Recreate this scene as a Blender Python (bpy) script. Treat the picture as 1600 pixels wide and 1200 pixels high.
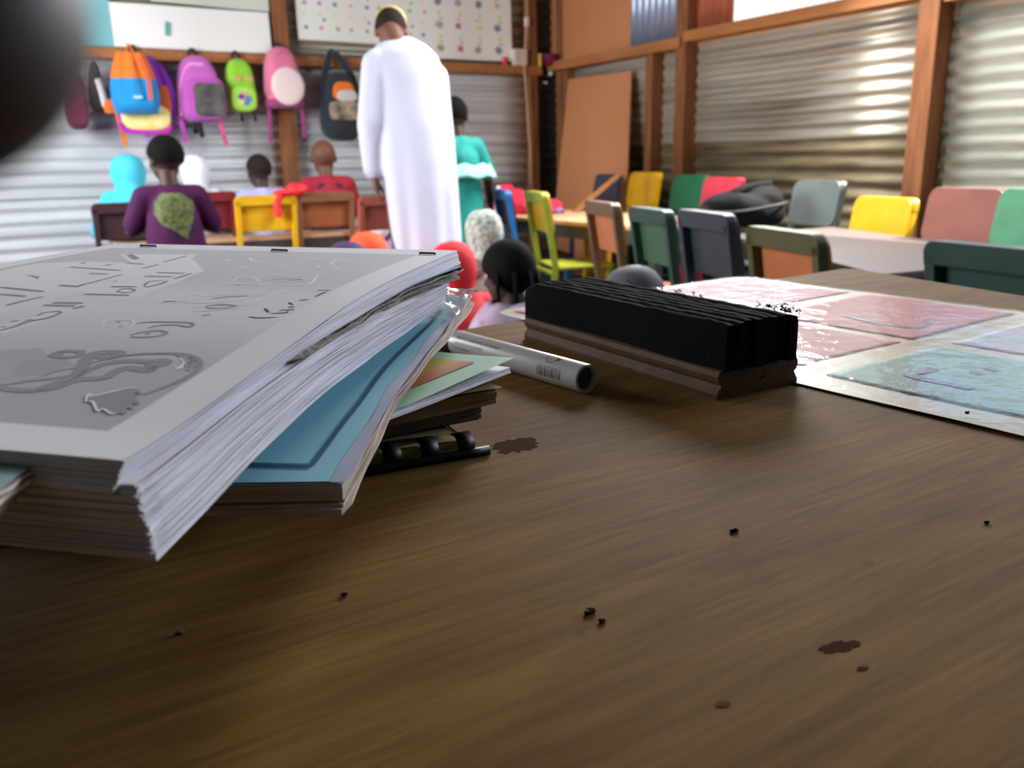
import bpy, bmesh, math, random
import numpy as np
from mathutils import Vector, Matrix, noise, geometry

for o in list(bpy.data.objects):
    bpy.data.objects.remove(o)
random.seed(7)
rng = np.random.default_rng(11)
SC = bpy.context.scene
COL = SC.collection
EYE, DESK = 0.90, 0.77

# ------------------------------------------------------------------ camera (phone lens 13 cm above the desk)
FP, CX, CY = 1300.0, 800.0, 600.0
def _cam_basis(hor=250.0, roll=0.022, xv=-20.0):
    p0 = np.array([0, hor - CY, FP]); d = np.array([1, -roll, 0.0])
    n = np.cross(p0, d); n /= np.linalg.norm(n)
    if n[1] > 0: n = -n
    v = np.array([xv - CX, hor - roll * (xv - CX) - CY, FP]); v -= n * (v @ n)
    Y = v / np.linalg.norm(v); X = np.cross(Y, n)
    return np.stack([X, Y, n])
RC = _cam_basis()
C0 = np.array([0, 0, EYE])
def ray(px, py): return RC @ np.array([px - CX, py - CY, FP])
def PD(px, py, d): return C0 + ray(px, py) * (d / FP)
def PZ(px, py, z): r = ray(px, py); return C0 + r * ((z - EYE) / r[2])
def PX(px, py, x): r = ray(px, py); return C0 + r * (x / r[0])
def PY(px, py, y): r = ray(px, py); return C0 + r * (y / r[1])
def PROJ(P):
    c = RC.T @ (np.asarray(P, float).T - C0[:, None] if np.ndim(P) == 2 else np.asarray(P, float) - C0)
    return np.array([CX + FP * c[0] / c[2], CY + FP * c[1] / c[2]])

cam = bpy.data.cameras.new('camera'); co = bpy.data.objects.new('camera', cam); COL.objects.link(co)
M = Matrix([[RC[i][0], -RC[i][1], -RC[i][2], C0[i]] for i in range(3)] + [[0, 0, 0, 1]])
co.matrix_world = M
cam.sensor_width = 36.0; cam.lens = 36.0 * FP / 1600.0
cam.clip_start = 0.004; cam.clip_end = 200
cam.dof.use_dof = True; cam.dof.focus_distance = 0.36; cam.dof.aperture_fstop = cam.lens / 1.8
cam.dof.aperture_blades = 0
SC.camera = co

# ------------------------------------------------------------------ world, light, exposure
vs = SC.view_settings
vs.view_transform = 'Standard'; vs.look = 'None'; vs.gamma = 1; vs.use_curve_mapping = False
vs.exposure = 0.25
W = bpy.data.worlds.new('sky'); SC.world = W; W.use_nodes = True
nt = W.node_tree; nt.nodes.clear()
sky = nt.nodes.new('ShaderNodeTexSky'); sky.sky_type = 'NISHITA'; sky.sun_disc = False
sky.sun_elevation = math.radians(48); sky.sun_rotation = math.radians(-60); sky.air_density = 1.2; sky.dust_density = 3.0
bg = nt.nodes.new('ShaderNodeBackground'); bg.inputs[1].default_value = 0.55
out = nt.nodes.new('ShaderNodeOutputWorld')
nt.links.new(sky.outputs[0], bg.inputs[0]); nt.links.new(bg.outputs[0], out.inputs[0])

def area_light(name, loc, target, sx, sy, power, color):
    l = bpy.data.lights.new(name, 'AREA'); l.shape = 'RECTANGLE'; l.size = sx; l.size_y = sy
    l.energy = power; l.color = color
    o = bpy.data.objects.new(name, l); COL.objects.link(o); o.location = loc
    d = Vector(target) - Vector(loc)
    o.rotation_euler = d.to_track_quat('-Z', 'Y').to_euler()
    return o
# daylight through the wide unglazed opening in the left wall and through the gap above the right wall
LEFT_X = -1.25
area_light('daylight_left_opening', (LEFT_X - 0.02, 3.75, 1.62), (4.0, 4.4, 1.05), 2.2, 1.25, 125, (0.95, 0.97, 1.0))
area_light('daylight_right_opening', (4.24, 0.7, 2.0), (0.3, 0.5, 0.9), 2.0, 0.72, 98, (0.80, 0.87, 1.0))
area_light('added_roof_fill', (3.05, 3.2, 2.66), (1.3, 1.6, 0.8), 1.2, 1.7, 250, (1.0, 0.97, 0.98))  # added fill lamp below the roof, brightens the desk and paper tops
sun = bpy.data.lights.new('sun', 'SUN'); sun.energy = 15.0; sun.angle = math.radians(1.0); sun.color = (1.0, 0.95, 0.86)
so = bpy.data.objects.new('sun', sun); COL.objects.link(so)
so.rotation_euler = Vector((-0.55, 0.30, -0.78)).to_track_quat('-Z', 'Y').to_euler()   # outside, behind the right wall

# ------------------------------------------------------------------ materials
MATS = {}
def mat(name, col, rough=0.7, metal=0.0, var=0.0, vscale=8.0, stretch=(1, 1, 1), col2=None, bump=0.0, bscale=60.0, spec=0.5, coat=0.0, sheen=0.0, rot=0.0, alpha=None, trans=0.0):
    if name in MATS: return MATS[name]
    m = bpy.data.materials.new(name); m.use_nodes = True; MATS[name] = m
    n, L = m.node_tree.nodes, m.node_tree.links
    b = n['Principled BSDF']
    b.inputs['Base Color'].default_value = (*col, 1); b.inputs['Roughness'].default_value = rough
    b.inputs['Metallic'].default_value = metal; b.inputs['Specular IOR Level'].default_value = spec
    if coat: b.inputs['Coat Weight'].default_value = coat; b.inputs['Coat Roughness'].default_value = 0.15
    if sheen: b.inputs['Sheen Weight'].default_value = sheen
    if trans: b.inputs['Transmission Weight'].default_value = trans
    if var or bump:
        tc = n.new('ShaderNodeTexCoord'); mp = n.new('ShaderNodeMapping'); mp.inputs['Scale'].default_value = stretch
        mp.inputs['Rotation'].default_value = (0, 0, rot)
        L.new(tc.outputs['Object'], mp.inputs[0])
    if var:
        t = n.new('ShaderNodeTexNoise'); t.inputs['Scale'].default_value = vscale; t.inputs['Detail'].default_value = 5
        L.new(mp.outputs[0], t.inputs[0])
        r = n.new('ShaderNodeValToRGB'); c2 = col2 or tuple(c * 0.55 for c in col)
        r.color_ramp.elements[0].position = 0.5 - 0.25; r.color_ramp.elements[0].color = (*c2, 1)
        r.color_ramp.elements[1].position = 0.5 + 0.18; r.color_ramp.elements[1].color = (*col, 1)
        mx = n.new('ShaderNodeMix'); mx.data_type = 'RGBA'; mx.inputs[0].default_value = var
        mx.inputs[6].default_value = (*col, 1)
        L.new(t.outputs[0], r.inputs[0]); L.new(r.outputs[0], mx.inputs[7]); L.new(mx.outputs[2], b.inputs['Base Color'])
    if bump:
        t2 = n.new('ShaderNodeTexNoise'); t2.inputs['Scale'].default_value = bscale; t2.inputs['Detail'].default_value = 3
        L.new(mp.outputs[0], t2.inputs[0])
        bp = n.new('ShaderNodeBump'); bp.inputs['Strength'].default_value = bump; bp.inputs['Distance'].default_value = 0.004
        L.new(t2.outputs[0], bp.inputs['Height']); L.new(bp.outputs[0], b.inputs['Normal'])
    return m
def S(r, g, b):   # sRGB 0-255 -> linear
    f = lambda c: (c / 255 / 12.92) if c <= 10 else ((c / 255 + 0.055) / 1.055) ** 2.4
    return (f(r), f(g), f(b))

# ------------------------------------------------------------------ mesh building
class MB:
    def __init__(self): self.v, self.f, self.mi = [], [], []
    def add(self, vs, fs, mi=0):
        k = len(self.v); self.v += [tuple(map(float, p)) for p in vs]
        self.f += [tuple(i + k for i in f) for f in fs]; self.mi += [mi] * len(fs); return self
    def box(self, c, s, R=None, mi=0):
        h = [(x * s[0] / 2, y * s[1] / 2, z * s[2] / 2) for x in (-1, 1) for y in (-1, 1) for z in (-1, 1)]
        vs = [(R @ Vector(p) if R is not None else Vector(p)) + Vector(c) for p in h]
        return self.add(vs, [(0, 1, 3, 2), (4, 6, 7, 5), (0, 4, 5, 1), (2, 3, 7, 6), (0, 2, 6, 4), (1, 5, 7, 3)], mi)
    def bar(self, p, q, w, h, mi=0, up=(0, 0, 1)):
        p, q = Vector(p), Vector(q); d = (q - p); L = d.length; z = d.normalized()
        u = Vector(up)
        if abs(u.dot(z)) > 0.95: u = Vector((0, 1, 0))
        x = u.cross(z).normalized(); y = z.cross(x)
        return self.box((p + q) / 2, (w, h, L), Matrix((x, y, z)).transposed(), mi)
    def loft(self, rings, cap=True, closed=True, mi=0):
        n = len(rings[0]); vs = [p for r in rings for p in r]; fs = []
        for i in range(len(rings) - 1):
            for j in range(n if closed else n - 1):
                a, b = i * n + j, i * n + (j + 1) % n
                fs.append((a, b, b + n, a + n))
        if cap and closed:
            fs.append(tuple(reversed(range(n)))); fs.append(tuple(range((len(rings) - 1) * n, len(rings) * n)))
        return self.add(vs, fs, mi)
    def tube(self, pts, r, n=10, mi=0, cap=True, flat=1.0):
        pts = [Vector(p) for p in pts]; rs = r if hasattr(r, '__len__') else [r] * len(pts); rings = []
        ref = None
        for i, p in enumerate(pts):
            t = (pts[min(i + 1, len(pts) - 1)] - pts[max(i - 1, 0)]).normalized()
            if ref is None: ref = Vector((0, 0, 1)) if abs(t.z) < 0.9 else Vector((1, 0, 0))
            x = (ref - t * ref.dot(t)).normalized(); y = t.cross(x); ref = x
            rings.append([p + x * math.cos(a) * rs[i] + y * math.sin(a) * rs[i] * flat for a in [2 * math.pi * k / n for k in range(n)]])
        return self.loft(rings, cap, True, mi)
    def grid(self, fn, nu, nv, mi=0):
        vs = [fn(i / nu, j / nv) for j in range(nv + 1) for i in range(nu + 1)]
        fs = [(j * (nu + 1) + i, j * (nu + 1) + i + 1, (j + 1) * (nu + 1) + i + 1, (j + 1) * (nu + 1) + i) for j in range(nv) for i in range(nu)]
        return self.add(vs, fs, mi)
    def ell(self, c, r, R=None, nu=20, nv=12, mi=0):
        rings = []
        for j in range(1, nv):
            t = math.pi * j / nv
            rings.append([(R @ Vector(p) if R is not None else Vector(p)) + Vector(c) for p in
                          [(r[0] * math.sin(t) * math.cos(2 * math.pi * i / nu), r[1] * math.sin(t) * math.sin(2 * math.pi * i / nu), -r[2] * math.cos(t)) for i in range(nu)]])
        return self.loft(rings, True, True, mi)
    def prism(self, poly, fn, t0, t1, mi=0):
        """poly: 2D outline; fn(x, y, t) -> 3D; two caps and walls"""
        n = len(poly)
        vs = [fn(x, y, t0) for x, y in poly] + [fn(x, y, t1) for x, y in poly]
        fs = [tuple(reversed(range(n))), tuple(range(n, 2 * n))] + [(i, (i + 1) % n, n + (i + 1) % n, n + i) for i in range(n)]
        return self.add(vs, fs, mi)

ROOTM = {}
def tag(o, label=None, cat=None, group=None, kind=None):
    if label: o['label'] = label
    if cat: o['category'] = cat
    if group: o['group'] = group
    if kind: o['kind'] = kind
    return o
def thing(name, label, cat, loc=(0, 0, 0), rz=0.0, group=None, kind=None):
    o = bpy.data.objects.new(name, None); COL.objects.link(o); o.empty_display_size = 0.05
    o.location = loc; o.rotation_euler = (0, 0, rz)
    ROOTM[o.name] = Matrix.Translation(Vector(loc)) @ Matrix.Rotation(rz, 4, 'Z')
    return tag(o, label, cat, group, kind)
def root_matrix(o):
    while o is not None:
        if o.name in ROOTM: return ROOTM[o.name]
        o = o.parent
    return Matrix.Identity(4)
def obj(name, mb, mats, parent=None, world=False, smooth=False, bevel=0.0, seg=2, label=None, kind=None, remesh=0.0, relax=0, colors=None, sharp=None):
    """link ONE mesh object; world=True when the vertices are in room coordinates"""
    me = bpy.data.meshes.new(name)
    if isinstance(mb, MB):
        me.from_pydata(mb.v, [], mb.f)
        me.polygons.foreach_set('material_index', mb.mi)
    else: me = mb
    mats = mats if isinstance(mats, (list, tuple)) else [mats]
    for m in mats: me.materials.append(m)
    bm = bmesh.new(); bm.from_mesh(me)
    if not colors: bmesh.ops.recalc_face_normals(bm, faces=bm.faces)
    if bevel: bmesh.ops.bevel(bm, geom=list(bm.edges), offset=bevel, segments=seg, affect='EDGES', profile=0.6, clamp_overlap=True)
    bm.to_mesh(me); bm.free()
    if remesh: me = bake_remesh(me, remesh, relax, mats)
    if world and parent is not None: me.transform(root_matrix(parent).inverted())
    if smooth:
        me.polygons.foreach_set('use_smooth', [True] * len(me.polygons))
        if sharp: me.set_sharp_from_angle(angle=math.radians(sharp))
    me.update()
    o = bpy.data.objects.new(name, me); COL.objects.link(o)
    if parent is not None: o.parent = parent
    if label: o['label'] = label
    if kind: o['kind'] = kind
    return o
def bake_remesh(me, voxel, relax, mats):
    t = bpy.data.objects.new('tmp', me); COL.objects.link(t)
    r = t.modifiers.new('r', 'REMESH'); r.mode = 'VOXEL'; r.voxel_size = voxel; r.use_smooth_shade = True
    if relax:
        s = t.modifiers.new('s', 'SMOOTH'); s.factor = 0.5; s.iterations = relax
    dg = bpy.context.evaluated_depsgraph_get()
    nm = bpy.data.meshes.new_from_object(t.evaluated_get(dg))
    bpy.data.objects.remove(t)
    nm.materials.clear()
    for m in mats: nm.materials.append(m)
    return nm
def top(name, mb, mats, label, cat, group=None, kind=None, **k):
    o = obj(name, mb, mats, **k); return tag(o, label, cat, group, kind)
def rrect(w, h, r, n=5, corners=(1, 1, 1, 1)):
    """rounded rectangle outline centred on 0, counter-clockwise; corners: bl br tr tl"""
    pts = []
    for (cx, cy, a0, on) in ((-w / 2, -h / 2, 180, corners[0]), (w / 2, -h / 2, 270, corners[1]), (w / 2, h / 2, 0, corners[2]), (-w / 2, h / 2, 90, corners[3])):
        if not on: pts.append((cx, cy)); continue
        sx, sy = (1 if cx < 0 else -1), (1 if cy < 0 else -1)
        for k in range(n + 1):
            a = math.radians(a0 + 90 * k / n); pts.append((cx + sx * r + r * math.cos(a), cy + sy * r + r * math.sin(a)))
    return pts
def V(*a): return Vector(a if len(a) > 1 else a[0])
# ------------------------------------------------------------------ shared materials
m_tin = mat('galvanised_tin', S(226, 229, 232), 0.42, 0.12, var=0.8, vscale=2.2, stretch=(0.35, 0.35, 5), col2=S(176, 178, 182), bump=0.12, bscale=30)
m_tin_warm = mat('weathered_tin', S(208, 206, 192), 0.36, 0.5, var=0.8, vscale=2.5, stretch=(0.35, 0.35, 6), col2=S(120, 114, 94), bump=0.12, bscale=30)
m_tin_rust = mat('rusted_tin', S(150, 138, 108), 0.6, 0.35, var=1.0, vscale=3.5, stretch=(0.6, 0.6, 5), col2=S(70, 56, 38), bump=0.3, bscale=30)
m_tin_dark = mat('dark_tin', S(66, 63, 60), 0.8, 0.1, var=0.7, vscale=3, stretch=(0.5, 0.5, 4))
m_tin_blue = mat('blue_grey_tin', S(166, 178, 204), 0.4, 0.5, var=0.4, vscale=4, stretch=(4, 4, 0.6))
m_tin_red = mat('red_oxide_tin', S(186, 104, 74), 0.6, 0.1, var=0.6, vscale=4, stretch=(4, 4, 0.6))
m_post = mat('rough_timber', S(158, 104, 68), 0.8, var=0.85, vscale=5, stretch=(6, 6, 0.7), col2=S(104, 66, 42), spec=.25, bump=0.25, bscale=50)
m_rail = mat('orange_timber', S(184, 120, 70), 0.75, var=0.8, vscale=5, stretch=(5, 0.6, 5), col2=S(150, 94, 50), bump=0.2, bscale=50)
m_ply = mat('plywood_orange', S(206, 138, 92), 0.65, var=0.5, vscale=2.2, stretch=(1, 1, 0.5), col2=S(200, 124, 76), bump=0.05)
m_floor = mat('earth_floor', S(98, 90, 82), 0.9, var=0.8, vscale=2.0, col2=S(60, 54, 48), bump=0.4, bscale=20)
m_roof = mat('roof_tin', S(90, 88, 84), 0.6, 0.4, var=0.5, vscale=3)
m_black = mat('black', (0.012, 0.012, 0.014), 0.6)

RX, BY = 4.2, 6.14          # inner faces of the right and back walls
FLOOR_Z, ROOF_Z = 0.0, 2.75

def struct(name, mb, m, parent=None, **k):
    o = obj(name, mb, m, parent, **k)
    if parent is None: o['kind'] = 'structure'
    return o
struct('floor', MB().box((1.4, 2.3, -0.05), (5.9, 8.2, 0.1)), m_floor)
# roof of corrugated sheets
def corrugated(u0, u1, z0, z1, place, pitch=0.085, amp=0.011, across='z', per=8, thick=0.003, phase=0.0, wob=0.0):
    """corrugated sheet; place(s, z, depth) -> room point; ridges run along s (across='z') or along z (across='s')"""
    mb = MB(); rows = []
    if across == 'z':
        n = max(2, int((z1 - z0) / pitch * per)); us = np.linspace(u0, u1, 7)
        for i in range(n + 1):
            z = z0 + (z1 - z0) * i / n; d = amp * math.sin(2 * math.pi * (z - z0) / pitch + phase)
            rows.append([(u, z + wob * math.sin(3.1 * u + 2 * phase), d) for u in us])
    else:
        n = max(2, int(abs(u1 - u0) / pitch * per)); zs = np.linspace(z0, z1, 4)
        for i in range(n + 1):
            u = u0 + (u1 - u0) * i / n; d = amp * math.sin(2 * math.pi * (u - u0) / pitch + phase)
            rows.append([(u, z, d) for z in zs])
    m = len(rows[0]); k = len(rows)
    vs = [place(u, z, d) for r in rows for (u, z, d) in r] + [place(u, z, d - thick) for r in rows for (u, z, d) in r]
    fs = []
    for i in range(k - 1):
        for j in range(m - 1):
            a = i * m + j; fs.append((a, a + 1, a + m + 1, a + m)); o_ = k * m
            fs.append((a + o_, a + m + o_, a + m + 1 + o_, a + 1 + o_))
    o_ = k * m
    for i in range(k - 1):
        for j in (0, m - 1):
            a = i * m + j; fs.append((a, a + m, a + m + o_, a + o_))
    for j in range(m - 1):
        for i in (0, k - 1):
            a = i * m + j; fs.append((a, a + 1, a + 1 + o_, a + o_))
    return mb.add(vs, fs)
ceil = bpy.data.objects.new('ceiling', None); COL.objects.link(ceil); ceil['kind'] = 'structure'; ROOTM[ceil.name] = Matrix.Identity(4)
for k in range(5):
    obj('roof_sheet', corrugated(-1.6, 7.0 - 0.4, -1.5 + 1.2 * k, -1.5 + 1.2 * k + 1.22, lambda u, z, d: (z, u, ROOF_Z + d), pitch=0.12, amp=0.015), m_roof, ceil, smooth=True)

obj('translucent_sheet', MB().box((3.05, 3.2, 2.745), (1.25, 1.75, 0.004)), mat('added_roof_patch', S(226, 232, 228), .6), ceil)  # added opaque patch above the roof fill lamp, lets no light through
right_place = lambda y, z, d: (RX - d + 0.012, y, z)
back_place = lambda x, z, d: (x, BY - d + 0.012, z)

# ---- right wall
wr = bpy.data.objects.new('wall_right', None); COL.objects.link(wr); wr['kind'] = 'structure'; ROOTM[wr.name] = Matrix.Identity(4)
def rsheet(y0, y1, z0, z1, m, **k): return obj('corrugated_sheet', corrugated(y0, y1, z0, z1, right_place, **k), m, wr, smooth=True)
rsheet(2.62, 6.2, 0.98, 1.66, m_tin_warm, pitch=0.078, wob=0.004, amp=.008)
rsheet(2.62, 6.2, 0.30, 1.00, m_tin_rust, pitch=0.088, phase=1.1, wob=0.006)
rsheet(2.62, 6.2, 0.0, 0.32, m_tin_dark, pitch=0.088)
m_tin_shiny = mat('shiny_tin', S(226, 228, 214), 0.26, 0.6, var=0.6, vscale=2.2, stretch=(0.35, 0.35, 5), col2=S(150, 150, 138))
rsheet(-1.6, 2.64, 0.68, 1.52, m_tin_shiny, pitch=0.080, phase=0.6, amp=.009)
rsheet(-1.6, 2.64, 1.48, 1.62, m_tin_shiny, pitch=0.076, phase=2.0, amp=.0065)
rsheet(-1.6, 2.64, 2.40, 2.75, m_tin, pitch=0.076, phase=2.0)
rsheet(-1.6, -0.95, 1.60, 2.42, m_tin, pitch=0.076, phase=2.0)
rsheet(-1.6, 2.64, 0.0, 0.70, m_tin_rust, pitch=0.088)
# upright posts: depth into the room, y range, z range
def rpost(y0, y1, dx, z0=0.0, z1=2.7, m=m_post): return obj('post', MB().box((RX - dx / 2 + 0.01, (y0 + y1) / 2, (z0 + z1) / 2), (dx + 0.02, y1 - y0, z1 - z0)), m, wr, bevel=0.003)
rpost(2.655, 2.765, 0.115)
rpost(4.455, 4.555, 0.10)
rpost(4.795, 4.87, 0.095, 0, 1.60)
rpost(5.88, 5.95, 0.06, 0, 1.60)
rpost(5.98, 6.06, 0.05, 0, 2.7)
obj('rail', MB().box((RX - 0.065, (2.765 + 4.455) / 2, 1.665), (0.13, 4.455 - 2.765, 0.066)), m_rail, wr, bevel=0.003)
obj('rail', MB().box((RX - 0.06, (4.50 + 6.1) / 2, 1.636), (0.12, 1.6, 0.07)), m_rail, wr, bevel=0.003)
obj('rail', MB().box((RX - 0.05, 0.55, 2.36), (0.10, 4.2, 0.07)), m_rail, wr, bevel=0.003)
# upper panels between the rail and the roof
obj('plywood_panel', MB().box((RX - 0.03, 5.64, 2.20), (0.012, 1.08, 1.10)), m_ply, wr)
obj('corrugated_sheet', corrugated(4.60, 5.11, 1.67, 2.72, lambda u, z, d: (RX - 0.03 - d, u, z), pitch=0.07, amp=0.009, across='s'), m_tin_blue, wr, smooth=True)
obj('corrugated_sheet', corrugated(4.12, 4.62, 1.69, 2.72, lambda u, z, d: (RX - 0.015 - d, u, z), pitch=0.07, amp=0.009, across='s'), m_tin_red, wr, smooth=True)
m_clear = bpy.data.materials.new('translucent_roofing'); m_clear.use_nodes = True
n_, l_ = m_clear.node_tree.nodes, m_clear.node_tree.links; n_.clear()
o_ = n_.new('ShaderNodeOutputMaterial'); tr = n_.new('ShaderNodeBsdfTranslucent'); tr.inputs[0].default_value = (0.93, 0.95, 0.90, 1)
tp = n_.new('ShaderNodeBsdfTransparent'); tp.inputs[0].default_value = (0.95, 0.97, 0.93, 1); mx = n_.new('ShaderNodeMixShader'); mx.inputs[0].default_value = 0.25
l_.new(tr.outputs[0], mx.inputs[1]); l_.new(tp.outputs[0], mx.inputs[2]); l_.new(mx.outputs[0], o_.inputs[0])
for (a, b) in ((2.76, 3.42), (3.40, 4.13)):
    obj('translucent_sheet', corrugated(a, b, 1.69, 2.74, lambda u, z, d: (RX + 0.005 - d, u, z), pitch=0.055, amp=0.008, across='s', thick=0.0015), m_clear, wr, smooth=True)

# ---- back wall
wb = bpy.data.objects.new('wall_back', None); COL.objects.link(wb); wb['kind'] = 'structure'; ROOTM[wb.name] = Matrix.Identity(4)
for (x0, x1, z0, z1, m, ph) in ((-1.3, 1.9, 0.72, 1.62, m_tin, 0.4), (1.84, 4.0, 0.72, 1.62, m_tin, 1.6), (-1.3, 4.0, 0.0, 0.75, m_tin, 0.0),
                                (-1.3, 1.9, 1.60, 2.75, m_tin_warm, 0.9), (1.84, 4.0, 1.60, 2.75, m_tin_warm, 2.2), (3.96, 4.25, 0.0, 2.75, m_tin_dark, 0.3)):  # last strip: corner shade put into the colour as dark tin
    obj('corrugated_sheet', corrugated(x0, x1, z0, z1, back_place, pitch=0.082, phase=ph, wob=0.003), m, wb, smooth=True)
obj('rail', MB().box((1.35, BY - 0.05, 1.60), (5.3, 0.10, 0.065)), m_rail, wb, bevel=0.003)
def bpost(x0, x1, dy=0.085, z0=0.0, z1=2.72, m=m_post, lean=0.0):
    R = Matrix.Rotation(lean, 3, 'Y')
    return obj('post', MB().box(((x0 + x1) / 2, BY - dy / 2 + 0.012, (z0 + z1) / 2), (x1 - x0, dy, z1 - z0), R), m, wb, bevel=0.003)
bpost(1.815, 1.915, 0.105)
bpost(3.90, 3.965, 0.10, lean=-0.012)
bpost(-0.45, -0.36)
obj('rail', MB().box((RX - 0.05, 0.55, 1.625), (0.10, 4.2, 0.05)), m_rail, wr, bevel=0.003)

# ---- left wall with the wide opening that lets the daylight in, and the wall behind the camera
wl = bpy.data.objects.new('wall_left', None); COL.objects.link(wl); wl['kind'] = 'structure'; ROOTM[wl.name] = Matrix.Identity(4)
lp = lambda y, z, d: (LEFT_X - 0.06 + d, y, z)
for (y0, y1, z0, z1) in ((-1.6, 6.2, 0.0, 0.95), (-1.6, 6.2, 2.28, 2.75), (-1.6, 2.33, 0.95, 2.28), (4.87, 6.2, 0.95, 2.28)):
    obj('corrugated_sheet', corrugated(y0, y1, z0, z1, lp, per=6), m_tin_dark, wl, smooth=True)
for y in (2.33, 4.87): obj('post', MB().box((LEFT_X - 0.02, y, 1.37), (0.09, 0.09, 2.74)), m_post, wl)
for z in (0.95, 2.28): obj('rail', MB().box((LEFT_X - 0.02, 3.6, z), (0.09, 2.5, 0.06)), m_rail, wl)
wf = bpy.data.objects.new('wall_front', None); COL.objects.link(wf); wf['kind'] = 'structure'; ROOTM[wf.name] = Matrix.Identity(4)
obj('corrugated_sheet', corrugated(-1.3, 4.25, 0.0, 2.75, lambda x, z, d: (x, -1.55 + d, z), per=6), m_tin_dark, wf, smooth=True)

# ------------------------------------------------------------------ things on the back wall
# printed alphabet charts and blank sheets pinned above the rail
m_paper = mat('chart_paper', S(250, 249, 246), 0.6)
m_teal_p = mat('teal_paper', S(120, 190, 200), 0.6)
prints = [mat('print_%d' % i, S(*c), 0.6) for i, c in enumerate([(240, 230, 150), (120, 186, 140), (96, 146, 208), (232, 160, 140), (216, 120, 136), (176, 184, 140), (140, 146, 156), (238, 206, 130), (190, 182, 176)])]
def poster(name, x0, x1, z0, z1, y, m, label, cat, tilt=0.0, pics=None, bend=0.012):
    t = thing(name, label, cat, ((x0 + x1) / 2, y, z0))
    w, h = x1 - x0, z1 - z0; R = Matrix.Rotation(tilt, 3, 'Y')
    def surf(u, v, off=0.0):
        p = R @ Vector(((u - 0.5) * w, -off - bend * abs(math.sin(3.1 * u + 1.2)) * (1 - v) - 0.004 * math.sin(7 * u), v * h)); return p
    mb = MB(); mb.grid(lambda u, v: surf(u, v), 14, 8); mb.grid(lambda u, v: surf(u, v, -0.0012), 14, 8)
    obj('sheet', mb, m, t, smooth=True)
    if pics:
        pb = MB()
        for (u, v, su, sv, k) in pics:
            n = 7 if k in (1, 2, 5, 6, 8) else 4
            pts = [(u + su * math.cos(6.283 * i / n + 0.78) * random.uniform(.8, 1.1) / w, v + sv * math.sin(6.283 * i / n + 0.78) * random.uniform(.8, 1.1) / h) for i in range(n)]
            pb.add([surf(a, b, 0.0008) for a, b in pts], [tuple(range(n))], k)
        o = obj('printed_pictures', pb, prints, t); o['kind'] = 'stuff'
    return t
pics = []
for r, v in enumerate((0.18, 0.47, 0.76)):
    for c in range(9):
        u = 0.05 + c * 0.112
        pics.append((u, v + 0.13, 0.014, 0.016, 0))
        pics.append((u + 0.012 + random.uniform(-.01, .01), v - 0.03, 0.018, 0.016, [1, 3, 8, 3, 5, 4, 2, 7, 6][(c + r * 4) % 9]))
        if c % 3 == 1: pics.append((u + 0.03, v + 0.07, 0.012, 0.012, [2, 1, 0][r]))
poster('alphabet_chart', 2.00, 3.02, 1.745, 2.30, BY - 0.028, m_paper, 'wide white picture chart pinned on the back wall behind the teacher', 'poster', 0.004, pics)
pics = []
for r, v in enumerate((0.13, 0.37, 0.61, 0.85)):
    for c in range(4):
        u = 0.12 + c * 0.24
        pics.append((u + 0.02, v + 0.10, 0.018, 0.024, 0))
        pics.append((u + random.uniform(-.02, .04), v + 0.045, 0.026, 0.006, 8))
        pics.append((u + random.uniform(-.01, .03), v - 0.02, 0.036, 0.030, [5, 4, 5, 6, 8, 4, 0, 6, 6, 8, 6, 7, 2, 3, 5, 1][(r * 4 + c)]))
poster('picture_chart', 3.0, 3.74, 1.665, 2.35, BY - 0.045, m_paper, 'white chart of small pictures in rows, resting on the rail right of the teacher', 'poster', -0.006, pics)
poster('blank_sheet', 0.80, 1.79, 1.64, 1.90, BY - 0.075, m_paper, 'long blank white sheet standing on the rail above the hanging bags', 'poster', 0.0)
poster('pale_green_sheet', 1.05, 1.80, 1.915, 2.35, BY - 0.06, mat('pale_green_paper', S(214, 222, 206), 0.6), 'pale greenish sheet pinned above the long blank white sheet', 'poster', 0.02)
poster('teal_sheet', 0.42, 0.80, 1.64, 2.2, BY - 0.065, m_teal_p, 'pale teal sheet left of the long blank white sheet', 'poster', 0.0)
t = top('teal_strip', MB().box((1.125, BY - 0.096, 1.76), (0.022, 0.004, 0.085), Matrix.Rotation(0.1, 3, 'Y')), mat('teal_strip', S(70, 180, 176), 0.6), 'small upright teal paper strip stuck on the long blank white sheet', 'paper strip')

# small things standing on the rail in the right corner
def rail_pt(px, py): return PY(px, py, BY - 0.07)
RZ = 1.634
t = thing('card_box', 'small off-white box with faint drawing on the rail beside the corner post', 'box', (3.80, BY - 0.075, RZ))
obj('carton', MB().box((0, 0, 0.062), (0.125, 0.05, 0.124)), mat('offwhite_card', S(228, 216, 204), 0.7), t, bevel=0.003)
pb = MB()
for k in range(7):
    a = random.uniform(0, 6.28); c = (random.uniform(-.035, .035), random.uniform(.03, .1)); l = random.uniform(.008, .022)
    pb.bar((c[0] - l * math.cos(a), -0.0262, c[1] - l * math.sin(a)), (c[0] + l * math.cos(a), -0.0262, c[1] + l * math.sin(a)), 0.003, 0.0015)
obj('drawing', pb, prints[8], t, kind='stuff')
t = thing('red_cup', 'tiny red cup on the rail left of the off-white box', 'cup', (3.675, BY - 0.055, RZ))
obj('body', MB().loft([[(r * math.cos(a), r * math.sin(a), z) for a in np.linspace(0, 6.283, 17)[:-1]] for r, z in ((0.022, 0), (0.026, 0.06), (0.023, 0.06), (0.019, 0.01))]), mat('red_plastic', S(214, 52, 44), 0.4), t, smooth=True, sharp=40)
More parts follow.
